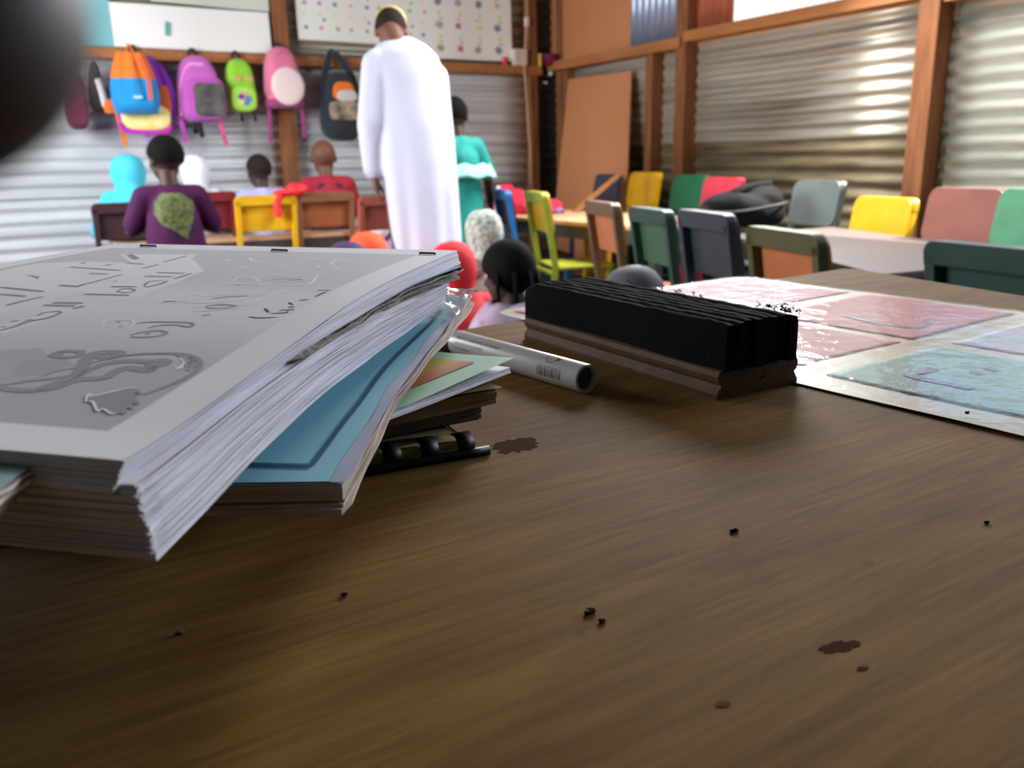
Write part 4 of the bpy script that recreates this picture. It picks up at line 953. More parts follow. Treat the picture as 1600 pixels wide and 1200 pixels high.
# ------------------------------------------------------------------ stacked papers and books
m_page = mat('paper_white', S(243, 241, 247), .7, bump=.05, bscale=200); m_page2 = mat('paper_aged', S(214, 200, 186), .8, var=.5, vscale=30)
m_edge = mat('paper_edges', S(236, 234, 242), .8, var=.35, vscale=60, stretch=(.3, .3, 8), col2=S(186, 178, 176))
def edge_px(pts, d0, d1, n=40):
    pts = np.array(pts, float); s = np.concatenate([[0], np.cumsum(np.hypot(*np.diff(pts, axis=0).T))]); s /= s[-1]
    P = np.array([PD(x, y, 1 / ((1 - k) / d0 + k / d1)) for (x, y), k in zip(pts, s)])
    for _ in range(2):   # corner cutting for a smooth bend
        Q = [P[0]]
        for a, b in zip(P[:-1], P[1:]): Q += [a * .75 + b * .25, a * .25 + b * .75]
        Q.append(P[-1]); P = np.array(Q)
    L = np.concatenate([[0], np.cumsum(np.linalg.norm(np.diff(P, axis=0), axis=1))]); T = np.linspace(0, L[-1], n)
    return np.stack([np.interp(T, L, P[:, k]) for k in range(3)], 1)
class Surf:
    """ruled surface: right-hand edge R(v), running to the left by W"""
    def __init__(s, R, W, sag=0.0): s.R, s.W, s.sag = R, np.array(W), sag
    def __call__(s, u, v, off=0.0):
        k = min(max(v, 0), 1) * (len(s.R) - 1); i = min(int(k), len(s.R) - 2); f = k - i
        p = s.R[i] * (1 - f) + s.R[i + 1] * f + s.W * u
        if v < 0 or v > 1: p = p + (s.R[-1] - s.R[0]) * (v if v < 0 else v - 1)
        return np.array([p[0], p[1], p[2] + off - s.sag * math.sin(math.pi * min(max(u, 0), 1))])
    def uv(s, px, py):
        best = None
        for i in range(0, 21):
            for j in range(0, 31):
                q = PROJ(s(i / 20, j / 30)); e = (q[0] - px) ** 2 + (q[1] - py) ** 2
                if best is None or e < best[0]: best = (e, i / 20, j / 30)
        _, u, v = best
        for _ in range(8):
            q = PROJ(s(u, v)); du = (PROJ(s(u + .01, v)) - q) / .01; dv = (PROJ(s(u, v + .01)) - q) / .01
            J = np.array([[du[0], dv[0]], [du[1], dv[1]]]); st = np.linalg.solve(J + np.eye(2) * 1e-6, np.array([px, py]) - q)
            st = np.clip(st, -.1, .1); u += st[0]; v += st[1]
        return u, v
def block(name, T, B, layers, jit, parent, mats, nu=14, nv=30, seed=1, caps=(0, 0)):
    """a block of sheets between surfaces T and B: each layer's rim is a little proud or set back"""
    r = np.random.default_rng(seed); mb = MB(); per = []
    for i in range(nu): per.append((i / nu, 0.0, (0, -1)))
    for j in range(nv): per.append((1.0, j / nv, (1, 0)))
    for i in range(nu): per.append((1 - i / nu, 1.0, (0, 1)))
    for j in range(nv): per.append((0.0, 1 - j / nv, (-1, 0)))
    n = len(per); wn = T.W / np.linalg.norm(T.W); ln = np.array(T.R[-1] - T.R[0]); ln[2] = 0; ln /= np.linalg.norm(ln)
    tt = np.sort(np.concatenate([[0], np.cumsum(r.uniform(.5, 1.5, layers))])); tt /= tt[-1]; rings = []
    for k in range(layers):
        j0 = r.uniform(-jit, jit) * .5; ph = r.uniform(0, 6.28, 3)
        for t in (tt[k] + 1e-3, tt[k + 1] - 1e-3):
            ring = []
            for q, (u, v, nn) in enumerate(per):
                a = np.array(T(u, v)); b = np.array(B(u, v)); x = q / n * 6.283
                j = j0 + jit * .5 * (math.sin(3 * x + ph[0]) * .6 + math.sin(11 * x + ph[1]) * .4)
                ring.append(a * (1 - t) + b * t + (wn * nn[0] + ln * nn[1]) * j)
            rings.append(ring)
    mb.loft(rings, cap=False, mi=min(1, len(mats) - 1))
    mb.grid(lambda u, v: T(u, v), nu, nv, mi=caps[0]); mb.grid(lambda u, v: B(u, v), nu, nv, mi=caps[1])
    return obj(name, mb, mats, parent, True)
FRp, FLp = PD(715, 392, .45), PD(184, 381, .498); W0 = FLp - FRp
top_R = edge_px([(193, 721), (244, 690), (288, 661), (405, 577), (486, 518), (553, 470), (630, 428), (715, 392)], .186, .45)
bot_R = edge_px([(176, 772), (285, 690), (380, 618), (460, 558), (560, 494), (650, 442), (719, 413)], .186, .45)
ST, SB = Surf(top_R, W0), Surf(bot_R, W0)
t = thing('stapled_booklet', 'stapled photocopied booklet with grey printed cover and white border, topmost of the pile', 'booklet', tuple(bot_R[0]), group=None)
block('pages', ST, SB, 12, .0008, t, [m_page, m_edge], seed=3)
# printed cover: white sheet with a grey printed picture, white lettering bands, leaves and a vine
m_print = bpy.data.materials.new('cover_print'); m_print.use_nodes = True
at = m_print.node_tree.nodes.new('ShaderNodeAttribute'); at.attribute_name = 'Ink'
m_print.node_tree.links.new(at.outputs['Color'], m_print.node_tree.nodes['Principled BSDF'].inputs['Base Color']); m_print.node_tree.nodes['Principled BSDF'].inputs['Roughness'].default_value = .62
NU, NV = 210, 290
uu, vv = np.meshgrid(np.linspace(0, 1, NU + 1), np.linspace(0, 1, NV + 1))
ink = np.full(uu.shape, .0); WHITE = 0.88
lum = np.full(uu.shape, WHITE)
def inside(poly):
    c = np.zeros(uu.shape, bool); x, y = uu, vv
    for (x0, y0), (x1, y1) in zip(poly, poly[1:] + poly[:1]):
        c ^= ((y0 > y) != (y1 > y)) & (x < (x1 - x0) * (y - y0) / ((y1 - y0) if y1 != y0 else 1e-9) + x0)
    return c
def UV(pts): return [ST.uv(*p) for p in pts]
pu0, pv0 = ST.uv(191, 677); pu1, pv1 = ST.uv(674, 399)
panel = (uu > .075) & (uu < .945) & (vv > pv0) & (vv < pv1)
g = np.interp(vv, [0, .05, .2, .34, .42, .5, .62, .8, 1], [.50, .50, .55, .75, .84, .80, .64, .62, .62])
lum[panel] = g[panel]
for pts in ([(186, 398), (306, 398), (300, 405), (320, 424), (266, 446), (212, 466), (172, 470), (150, 462), (120, 455), (72, 474), (0, 489), (-60, 500), (-60, 428), (0, 424), (60, 412), (130, 409), (205, 411), (192, 401)],
            [(56, 478), (84, 470), (156, 474), (128, 484), (60, 506), (0, 523), (-60, 540), (-60, 520), (0, 508), (70, 492)]):
    lum[inside(UV(pts)) & panel] = .86
for pts, k in (([(-40, 553), (20, 547), (65, 546), (70, 555), (110, 562), (116, 572), (70, 586), (0, 600), (-40, 590)], .50), ([(30, 566), (100, 562), (114, 569), (64, 586), (20, 590)], .45)):
    lum[inside(UV(pts)) & panel] = k
mb = MB(); mb.grid(lambda u, v: ST(u, v, .00025), NU, NV)
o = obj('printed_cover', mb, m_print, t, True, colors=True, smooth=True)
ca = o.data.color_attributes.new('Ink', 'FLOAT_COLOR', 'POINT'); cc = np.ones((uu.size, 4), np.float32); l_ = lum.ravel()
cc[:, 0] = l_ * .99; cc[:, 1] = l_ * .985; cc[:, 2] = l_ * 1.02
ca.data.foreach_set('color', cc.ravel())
m_inkd = mat('ink_dark', S(158, 156, 162), .6); m_inkm = mat('ink_mid', S(168, 166, 172), .6); m_inkw = mat('ink_white', S(250, 248, 252), .6); m_inkk = mat('ink_black', S(70, 68, 76), .6)
Lu, Lv = np.linalg.norm(W0), np.linalg.norm(top_R[-1] - top_R[0])
def stroke(mb, px, w, mi, off=.00032, surf=None, lu=None, lv=None, smooth_=True, ends=.5):
    """a printed line of width w metres following pixel points, laid on the sheet"""
    surf = surf or ST; lu = lu or Lu; lv = lv or Lv
    q = [Vector((*surf.uv(*p), 0)) for p in px]; q = [Vector((a.x * lu, a.y * lv, 0)) for a in q]
    if smooth_ and len(q) > 2: q = curve(q, 18)
    else:
        z = []
        for a, b in zip(q[:-1], q[1:]): z += [a.lerp(b, k / 16) for k in range(16)]
        q = z + [q[-1]]
    vs = []; n = len(q)
    for i, p in enumerate(q):
        d = (q[min(i + 1, n - 1)] - q[max(i - 1, 0)]).normalized(); s = Vector((-d.y, d.x, 0)); e = i / (n - 1); k = 1 if ends >= 1 else ends + (1 - ends) * min(1, 5 * e, 5 * (1 - e)); ww = w * k / 2
        for sg in (-1, 1): r = p + s * ww * sg; vs.append(surf(r.x / lu, r.y / lv, off))
    mb.add(vs, [(2 * i, 2 * i + 1, 2 * i + 3, 2 * i + 2) for i in range(n - 1)], mi)
c1 = lambda x, y: (x / 5, 380 + y / 5)            # crops the strokes were read from
c3 = lambda x, y: (x / 4.706, 520 + y / 4.706)
c2 = lambda x, y: (220 + x / 3.2, 380 + y / 3.2)
pm = MB()   # 0 dark 1 mid 2 white 3 black
Q = lambda f, *p: [f(*a) for a in p]
# title letters (grey cores of the big letters)
for a, b in (((0, 348), (340, 382)), ((0, 403), (200, 420)), ((545, 190), (945, 218)), ((700, 240), (840, 246)), ((465, 333), (620, 345)), ((990, 158), (1120, 168)), ((660, 402), (1010, 412)), ((1225, 233), (1440, 240)), ((1125, 262), (1350, 268)), ((870, 343), (1070, 346)), ((415, 470), (650, 474)), ((340, 490), (590, 496))):
    stroke(pm, Q(c1, a, b), .0024, 0, ends=.8, smooth_=False)
for pts in (((50, 492), (160, 462), (340, 422)), ((610, 345), (660, 325), (720, 312), (955, 250)), ((1110, 203), (1170, 188), (1240, 170)), ((1270, 152), (1330, 138), (1460, 103)), ((1020, 90), (1080, 128)), ((1000, 95), (1060, 132)), ((640, 165), (660, 152)), ((820, 180), (875, 168)), ((890, 303), (910, 303)),
            ((0, 688), (120, 655), (215, 620), (380, 588), (480, 550)), ((1140, 350), (1250, 325), (1310, 300)), ((1360, 285), (1420, 265), (1500, 240)), ((570, 518), (660, 496))):
    stroke(pm, Q(c1, *pts), .0020, 0, ends=.7)
for pts in (((215, 265), (240, 256), (280, 268), (300, 282)), ((280, 268), (318, 262)), ((290, 575), (340, 550), (440, 538), (480, 545)), ((910, 385), (960, 362), (1030, 362), (1050, 380), (980, 392), (915, 385)), ((1130, 345), (1140, 322), (1180, 302), (1280, 298)), ((85, 618), (150, 612)), ((190, 610), (260, 600)), ((0, 665), (50, 655))):
    stroke(pm, Q(c1, *pts), .0013, 0)
# outlined curly lettering in the middle
for pts in (((800, 660), (830, 620), (930, 605), (1030, 605), (1040, 640), (1000, 670)), ((1240, 490), (1250, 460), (1330, 450), (1420, 452), (1480, 440), (1560, 410))):
    stroke(pm, Q(c1, *pts), .0012, 2)
for pts in (((1070, 632), (1200, 622), (1480, 628), (1480, 660), (1380, 645), (1250, 648), (1160, 668)), ((1020, 735), (1100, 742), (1220, 735), (1300, 710), (1250, 690), (1120, 700), (1020, 725)), ((910, 625), (940, 618)), ((930, 660), (950, 656)), ((1130, 718), (1180, 712))):
    stroke(pm, Q(c1, *pts), .0016, 0)
for pts in (((90, 305), (130, 290), (230, 298), (330, 300), (460, 292), (560, 268), (640, 255)), ((235, 278), (280, 258), (330, 270), (400, 262), (470, 258), (560, 262)), ((250, 330), (330, 312), (420, 305), (520, 312), (600, 280), (650, 262), (720, 235)), ((270, 345), (400, 335), (500, 322)), ((600, 245), (650, 232), (730, 230)),
            ((410, 218), (480, 208), (640, 215), (830, 210), (880, 172), (910, 158)), ((460, 190), (500, 172), (560, 175), (600, 190)), ((600, 205), (580, 180), (660, 165), (760, 170), (850, 165), (890, 160)), ((690, 190), (740, 178), (800, 180), (840, 185), (760, 195), (690, 190))):
    stroke(pm, Q(c2, *pts), .0013, 2)
for pts in (((330, 320), (400, 312), (470, 318), (420, 328), (340, 328), (330, 320)), ((350, 282), (430, 272), (540, 268)), ((650, 188), (720, 180), (800, 184), (740, 193)), ((305, 366), (350, 362)), ((110, 298), (200, 290)), ((470, 215), (500, 212))):
    stroke(pm, Q(c2, *pts), .0013, 0)
# bracketed small word
for pts in (((540, 372), (600, 378), (680, 374)), ((650, 355), (720, 352), (735, 345)), ((690, 340), (770, 335)), ((735, 325), (770, 322)), ((740, 300), (760, 312)), ((870, 272), (930, 245)), ((880, 240), (950, 238)), ((790, 290), (840, 285)), ((620, 330), (640, 350))):
    stroke(pm, Q(c2, *pts), .0012, 3)
# scattered faint white flourishes near the far edge
for pts in (((390, 90), (430, 84), (450, 92)), ((480, 130), (540, 120)), ((680, 120), (760, 130)), ((840, 80), (930, 88), (1030, 75)), ((950, 110), (960, 95), (1010, 88), (1080, 92)), ((860, 120), (900, 128), (890, 118)), ((1090, 160), (1180, 152)), ((545, 75), (560, 90), (620, 95)), ((1000, 128), (960, 120))):
    stroke(pm, Q(c2, *pts), .0014, 2)
# vine with curls, arc and leaf
for pts, w, mi in ((((0, 385), (60, 420), (230, 430), (360, 400), (460, 360), (545, 325), (590, 290), (640, 200), (690, 160), (780, 150), (880, 155), (820, 190), (740, 185), (720, 170)), .0042, 0), (((220, 435), (400, 415), (560, 355), (680, 345), (780, 335), (860, 285), (960, 265), (1080, 285), (1130, 265), (1080, 235)), .0036, 0),
                   (((560, 335), (680, 270), (800, 230), (960, 212), (1090, 218), (1190, 210), (1225, 225), (1150, 255), (1090, 290)), .0036, 0), (((360, 180), (420, 150), (500, 140), (600, 148), (560, 180), (460, 185), (400, 172), (470, 160)), .0026, 0), (((640, 240), (800, 195), (1000, 165), (1250, 158), (1400, 175), (1470, 225), (1430, 300), (1300, 370), (1160, 425), (1050, 465)), .0020, 0),
                   (((1330, 190), (1370, 215), (1340, 255), (1290, 275)), .0022, 2), (((1360, 190), (1400, 215), (1370, 260)), .0030, 1), (((60, 385), (200, 360), (400, 340), (520, 325)), .0024, 1), (((300, 330), (400, 290), (560, 262)), .0016, 1), (((1300, 165), (1380, 190), (1420, 235), (1380, 285)), .0026, 1)):
    stroke(pm, Q(c3, *pts), w, mi, off=.00034)
leaf = Q(c3, (630, 515), (655, 465), (690, 475), (800, 450), (930, 420), (1000, 418), (1045, 450), (985, 455), (1030, 535), (975, 525), (990, 575), (935, 560), (920, 610), (870, 600), (820, 605), (760, 570), (720, 585), (685, 520))
lf = UV(leaf); cxl = sum(a for a, b in lf) / len(lf); cyl = sum(b for a, b in lf) / len(lf)
k0 = len(lf); vs_ = [ST(cxl, cyl, .00040)] + [ST(a * .5 + cxl * .5, b * .5 + cyl * .5, .00040) for a, b in lf] + [ST(a, b, .00040) for a, b in lf]
pm.add(vs_, [(0, 1 + i, 1 + (i + 1) % k0) for i in range(k0)] + [(1 + i, 1 + k0 + i, 1 + k0 + (i + 1) % k0, 1 + (i + 1) % k0) for i in range(k0)], 0)
stroke(pm, leaf[:6][::-1], .0010, 2, off=.00046); stroke(pm, leaf[13:] + leaf[:1], .0008, 2, off=.00046)
obj('printed_lines', pm, [m_inkd, m_inkm, m_inkw, m_inkk], t, True, kind='stuff')
# staples on the far edge
m_wire = mat('staple_wire', S(60, 58, 66), .35, .8)
for px in ((232, 386), (437, 393), (668, 398)):
    a, b = V(ST(*ST.uv(px[0] - 12, px[1]), .001)), V(ST(*ST.uv(px[0] + 12, px[1] + 1), .001)); obj('staple', MB().tube([a - Vector((0, 0, .002)), a, b, b - Vector((0, 0, .002))], .0006, 6), m_wire, t, True)

# worn grey card folder below the booklet
cT = edge_px([(452, 562), (560, 496), (650, 445), (716, 419)], .268, .448); cB = edge_px([(458, 572), (575, 500), (645, 462), (717, 436)], .270, .446)
t = thing('card_folder', 'worn grey card folder with torn fluffy edge, squeezed under the stapled booklet', 'folder', tuple(cB[0]))
block('card_layers', Surf(cT, W0 * .93), Surf(cB, W0 * .93), 4, .0045, t, [mat('grey_card', S(150, 142, 132), .9, var=.7, vscale=80, bump=.4, bscale=300)], nv=60, seed=8)
obj('blue_sheet', MB().grid(lambda u, v: Surf(cT + np.array([0, 0, .0012]), W0 * .9)(u - .012 * v, .45 + .55 * v), 8, 14), mat('sheet_pale_blue', S(150, 178, 206), .7), t, True, smooth=True)

# thick ream of loose white pages
W1 = W0 * 1.0 + np.array([0, 0, -.003])
rT = edge_px([(212, 758), (300, 690), (400, 612), (470, 562), (560, 507), (640, 470), (702, 441)], .187, .43); rB = edge_px([(245, 877), (333, 788), (387, 727), (495, 622), (585, 554), (693, 478)], .192, .435)
t = thing('paper_ream', 'thick ream of loose white pages with uneven fanned edges, below the grey folder', 'paper stack', tuple(rB[0]))
block('pages', Surf(rT, W1), Surf(rB, W1), 44, .0014, t, [m_page, m_edge], nu=20, nv=44, seed=5)

# booklet at the far left, only its corner in view
lT = edge_px([(-40, 792), (28, 747), (110, 690)], .165, .215); lB = edge_px([(-40, 842), (42, 765), (118, 706)], .165, .215)
t = thing('teal_booklet', 'teal covered booklet whose corner shows at the left edge below the stapled booklet', 'booklet', tuple(lB[0]))
block('pages', Surf(lT, W0 * .8), Surf(lB, W0 * .8), 5, .0018, t, [m_page2, m_page2], seed=6)
obj('cover', MB().grid(lambda u, v: Surf(lT, W0 * .8)(u, v, .0005), 8, 8), mat('cover_teal', S(110, 150, 148), .6), t, True)

# blue workbook
bT = edge_px([(535, 757), (566, 708), (604, 634), (655, 565), (697, 512), (734, 462)], .252, .49); bB = edge_px([(537, 805), (562, 755), (579, 716), (616, 641), (672, 562), (705, 523), (741, 476)], .252, .49)
a = PZ(535, 757, PD(535, 757, .252)[2]); b = PZ(360, 759, a[2]); Wb = (b - a) / np.linalg.norm(b - a) * .205
BT, BB = Surf(bT, Wb), Surf(bB, Wb)
t = thing('blue_workbook', 'blue covered workbook with worn curled page edges, under the white ream', 'book', tuple(bB[0]))
block('pages', BT, BB, 8, .0024, t, [m_page2, mat('page_edges_worn', S(206, 190, 176), .85, var=.8, vscale=50, stretch=(.4, .4, 5), col2=S(150, 128, 112))], nv=50, seed=12)
m_bcov = mat('cover_blue', S(150, 208, 222), .42, var=.35, vscale=14, col2=S(132, 192, 216))
obj('cover', MB().grid(lambda u, v: BT(u + .016 * (1 - u), v * .985 + .004, .0006), 12, 36), m_bcov, t, True, smooth=True)
obj('edge_wear', MB().grid(lambda u, v: BT(u * .022 - .004 + .004 * math.sin(23 * v) * u, v, .0008), 3, 50), mat('cover_faded', S(176, 176, 196), .6, var=.8, vscale=40, col2=S(140, 158, 186)), t, True, smooth=True)
lm = MB(); Lb = (np.linalg.norm(Wb), np.linalg.norm(bT[-1] - bT[0]))
for o_, w in ((0, .0022), (4, .0008)):
    stroke(lm, [(330, 727 + o_), (400, 729 + o_), (486, 731 + o_)], w, 0, .0009, BT, *Lb, smooth_=False, ends=1); stroke(lm, [(486 + o_ * .6, 731), (524, 680), (562 + o_ * .6, 631), (607 + o_ * .5, 572), (666 + o_ * .4, 514), (688 + o_ * .3, 488)], w, 0, .0009, BT, *Lb, ends=1)
obj('printed_border', lm, mat('ink_blue', S(44, 92, 130), .5), t, True)
m_film = bpy.data.materials.new('clear_film'); m_film.use_nodes = True
def film_mat(m, tint, gloss, rough, bump, bscale, milky):
    n, L = m.node_tree.nodes, m.node_tree.links; n.clear(); o = n.new('ShaderNodeOutputMaterial'); tp = n.new('ShaderNodeBsdfTransparent'); tp.inputs[0].default_value = (*tint, 1)
    gl = n.new('ShaderNodeBsdfGlossy'); gl.inputs['Roughness'].default_value = rough; df = n.new('ShaderNodeBsdfDiffuse'); df.inputs[0].default_value = (.85, .82, .78, 1)
    lw = n.new('ShaderNodeLayerWeight'); lw.inputs[0].default_value = .5; pw = n.new('ShaderNodeMath'); pw.operation = 'POWER'; pw.inputs[1].default_value = 4.0; fr_ = n.new('ShaderNodeMath'); fr_.operation = 'MULTIPLY_ADD'; fr_.inputs[1].default_value = gloss; fr_.inputs[2].default_value = .04
    L.new(lw.outputs['Facing'], pw.inputs[0]); L.new(pw.outputs[0], fr_.inputs[0]); m1 = n.new('ShaderNodeMixShader'); m1.inputs[0].default_value = milky; m2 = n.new('ShaderNodeMixShader')
    tc = n.new('ShaderNodeTexCoord'); t_ = n.new('ShaderNodeTexNoise'); t_.inputs['Scale'].default_value = bscale; t_.inputs['Detail'].default_value = 4; bp = n.new('ShaderNodeBump'); bp.inputs['Strength'].default_value = bump; bp.inputs['Distance'].default_value = .003
    L.new(tc.outputs['Object'], t_.inputs[0]); L.new(t_.outputs[0], bp.inputs['Height']); L.new(bp.outputs[0], gl.inputs['Normal'])
    L.new(tp.outputs[0], m1.inputs[1]); L.new(df.outputs[0], m1.inputs[2]); L.new(fr_.outputs[0], m2.inputs[0]); L.new(m1.outputs[0], m2.inputs[1]); L.new(gl.outputs[0], m2.inputs[2]); L.new(m2.outputs[0], o.inputs[0])
film_mat(m_film, (.97, .98, .97), .7, .12, .5, 60, .36)
def wrap(u, v):
    v2 = .72 + .315 * v; uu_ = -.02 + .40 * u - .10 * (1 - v) * u; p = BT(uu_, min(v2, 1.0), .004 + .006 * noise.noise(Vector((u * 5, v * 5, 1))) + .005 * abs(noise.noise(Vector((u * 11, v * 9, 4)))))
    if v2 > 1: e = BT(uu_, 1.0) - BT(uu_, .9); p = p + e / np.linalg.norm(e) * (v2 - 1) * .29; p[2] -= .12 * (v2 - 1)
    return p
o = obj('plastic_wrap', MB().grid(lambda u, v: wrap(1 - u, v), 26, 22), m_film, t, True, smooth=True, colors=True, label='crumpled clear plastic sleeve over the far corner')
# ------------------------------------------------------------------ small books under the blue workbook
def px_book(name, label, cat, corner, front_px, z0, z1, wlen, depth, mats, layers, jit, seed, curl=0.0):
    """book whose right front corner is seen at corner; front edge runs towards front_px"""
    c = PZ(*corner, z1); f = PZ(*front_px, z1); d = (f - c); d[2] = 0; d /= np.linalg.norm(d); s = np.array([-d[1], d[0], 0]) * -1
    if s[1] < 0: s = -s
    R = np.array([c + s * depth * k for k in np.linspace(0, 1, 24)]); Rb = R.copy(); Rb[:, 2] = z0
    if curl: R[:, 2] += curl * (1 - np.linspace(0, 1, 24)) ** 3
    t = thing(name, label, cat, (c[0], c[1], z0))
    T, B = Surf(R, d * wlen), Surf(Rb, d * wlen); block('pages', T, B, layers, jit, t, mats, seed=seed); return t, T, B, c, d, s
m_pg_grey = mat('page_grey', S(112, 104, 106), .8, var=.4, vscale=60, stretch=(.3, .3, 6)); m_brown_c = mat('cover_brown', S(140, 118, 74), .6, var=.5, vscale=20); m_cream_c = mat('cover_cream', S(176, 168, 134), .6, var=.5, vscale=20, col2=S(140, 128, 96))
m_blk = mat('black_plastic', S(18, 18, 20), .5, spec=.3)
# comb-bound booklet at the bottom
zC = DESK + .0075
A2, B2 = PZ(572, 741, DESK), PZ(760, 708, DESK); dS = (A2 - B2) / np.linalg.norm(A2 - B2); sS = np.array([dS[1], -dS[0], 0]); sS = sS if sS[1] > 0 else -sS
t = thing('comb_bound_booklet', 'comb bound booklet with black binding rings and cream cover, lowest of the small books', 'booklet', (B2[0], B2[1], DESK))
R = np.array([B2 + sS * (.006 + .14 * k) + np.array([0, 0, .0062]) for k in np.linspace(0, 1, 16)]); Rb = R.copy(); Rb[:, 2] = DESK + .0006
R2 = R + dS * .008; Rb2 = Rb + dS * .008
block('pages', Surf(R2, dS * .20), Surf(Rb2, dS * .20), 5, .0012, t, [mat('page_yellowish', S(206, 188, 130), .75), mat('page_yellowish', (1, 1, 1))], seed=21)
obj('back_cover', MB().grid(lambda u, v: Surf(Rb2 + sS * -.004, dS * .2)(u, v, -.0002), 6, 6), m_blk, t, True)
Rc = R + dS * .012; Rc[:, 2] += .0012 + .006 * np.linspace(1, 0, 16) ** 2 * 0 + .0040 * np.sin(np.linspace(0, 1, 16) * 3)
obj('front_cover', MB().grid(lambda u, v: Surf(Rc, dS * .19)(u, .04 + v * .9, .0015 * math.sin(9 * u)), 16, 12), m_cream_c, t, True, smooth=True)
obj('spine_bar', MB().tube([B2 + dS * k + np.array([0, 0, .0018]) - sS * .001 for k in np.linspace(-.001, .20, 20)], .0022, 8, flat=1.0), m_blk, t, True, smooth=True)
for k in range(11):
    c = B2 + dS * (.010 + .0172 * k); pts = []
    for a in np.linspace(-100, 130, 12):
        a = math.radians(a); pts.append(c - sS * .001 + sS * (.0062 - .0066 * math.cos(a)) + np.array([0, 0, .0050 + .0050 * math.sin(a)]))
    mb = MB(); rg = []
    for p in pts: rg.append([p - dS * .0040, p + dS * .0040])
    mb.add([q for r in rg for q in r], [(2 * i, 2 * i + 1, 2 * i + 3, 2 * i + 2) for i in range(len(rg) - 1)])
    o = obj('binding_ring', mb, m_blk, t, True, smooth=True); sm = o.modifiers.new('plastic_thickness', 'SOLIDIFY'); sm.thickness = .0009
obj('red_tab', MB().grid(lambda u, v: B2 + dS * (.004 + .004 * u) + sS * (.002 + .012 * v) + np.array([0, 0, .0045 - .002 * u]), 2, 4), mat('red_paper', S(178, 48, 52), .6), t, True)
# grey-paged notebook, brown-covered notebook, green booklet
t, T, B, c, d, s = px_book('notebook', 'thin dark grey edged notebook lying on the comb bound booklet', 'notebook', (752, 634), (603, 662), DESK + .0105, DESK + .0165, .17, .13, [m_brown_c, m_pg_grey], 6, .0012, 31)
obj('cover', MB().grid(lambda u, v: B(u, v, -.0006), 4, 4), m_blk, t, True)
t, T, B, c, d, s = px_book('notebook', 'brown paper covered notebook between the grey edged notebook and the green booklet', 'notebook', (774, 607), (612, 640), DESK + .0172, DESK + .0245, .17, .125, [m_brown_c, mat('page_brown', S(140, 120, 84), .8, var=.5, vscale=50, stretch=(.3, .3, 6))], 4, .002, 32)
obj('cover', MB().grid(lambda u, v: T(u * 1.0 - .012, v * 1.03 - .02, .0008 + .001 * math.sin(6 * u)), 10, 6), m_brown_c, t, True, smooth=True)
t, T, B, c, d, s = px_book('green_booklet', 'pale green booklet with a yellow to red picture on its curled cover', 'booklet', (797, 574), (615, 642), DESK + .0272, DESK + .030, .16, .13, [m_page, m_page], 4, .0016, 33)
m_pg = mat('cover_mint_green', S(170, 212, 182), .5, var=.2, vscale=12); cz = lambda u, v: T(u - .010, v - .012, .0008 + .004 * (1 - v) ** 2 * (1 - min(1, u * 2)))
obj('cover', MB().grid(cz, 16, 12), m_pg, t, True, smooth=True)
m_grad = bpy.data.materials.new('picture_gradient'); m_grad.use_nodes = True
nn, ll = m_grad.node_tree.nodes, m_grad.node_tree.links; at = nn.new('ShaderNodeAttribute'); at.attribute_name = 'Ink'; ll.new(at.outputs['Color'], nn['Principled BSDF'].inputs['Base Color']); nn['Principled BSDF'].inputs['Roughness'].default_value = .5
mb = MB(); mb.grid(lambda u, v: np.array(cz(.085 + .86 * u, .11 + .72 * v)) + np.array([0, 0, .0004]), 10, 16)
o = obj('picture', mb, m_grad, t, True, colors=True); ca = o.data.color_attributes.new('Ink', 'FLOAT_COLOR', 'POINT'); r1, r2, r3 = map(np.array, (S(176, 84, 70), S(206, 140, 70), S(196, 186, 60)))
for j in range(17):
    for i in range(11):
        k = j / 16; c_ = r1 + (r2 - r1) * max(0, min(1, (k - .02) / .07)) if k < .10 else r2 + (r3 - r2) * min(1, (k - .10) / .07); ca.data[j * 11 + i].color = (*c_, 1)

# ------------------------------------------------------------------ whiteboard marker
mr = .0086
E1, E0 = V(PZ(917, 592, DESK + mr)), V(PZ(717, 535.5, DESK + mr)); ax = (E1 - E0).normalized(); upv = Vector((0, 0, 1)); sd = ax.cross(upv)
ML = (E1 - E0).length
t = thing('whiteboard_marker', 'white board marker with barcode and dark teal end, lying between books and eraser', 'marker', ((E0.x + E1.x) / 2, (E0.y + E1.y) / 2, DESK))
cyl = lambda r, L0, n=36: [E0 + ax * L0 + (sd * math.cos(a) + upv * math.sin(a)) * r for a in [6.2832 * i / n for i in range(n)]]
m_mark = mat('marker_white', S(206, 204, 206), .32, spec=.5)
obj('barrel', MB().loft([cyl(mr * .96, -.002), cyl(mr * .98, .0), cyl(mr, .003), cyl(mr, ML - .001), cyl(mr * .97, ML), cyl(mr * .80, ML), cyl(mr * .78, ML - .005)], cap=False), m_mark, t, True, smooth=True, sharp=40)
obj('end_plug', MB().loft([cyl(mr * .785, ML - .0035), cyl(mr * .6, ML - .0033), cyl(mr * .02, ML - .0033)]), mat('plug_teal', S(24, 78, 74), .4), t, True, smooth=True, sharp=40)
obj('cap', MB().loft([cyl(mr * .5, -.046), cyl(mr * .78, -.045), cyl(mr * .95, -.040), cyl(mr * 1.0, -.003), cyl(mr * 1.0, -.0015), cyl(mr * .9, -.0015)]), m_blk, t, True, smooth=True, sharp=40)
view = math.atan2(V(0, 0, EYE).z - E1.z, 0.42); camdir = (Vector((0, 0, EYE)) - (E0 + E1) / 2); camdir -= ax * camdir.dot(ax); a0 = math.atan2(camdir.dot(upv), camdir.dot(sd))
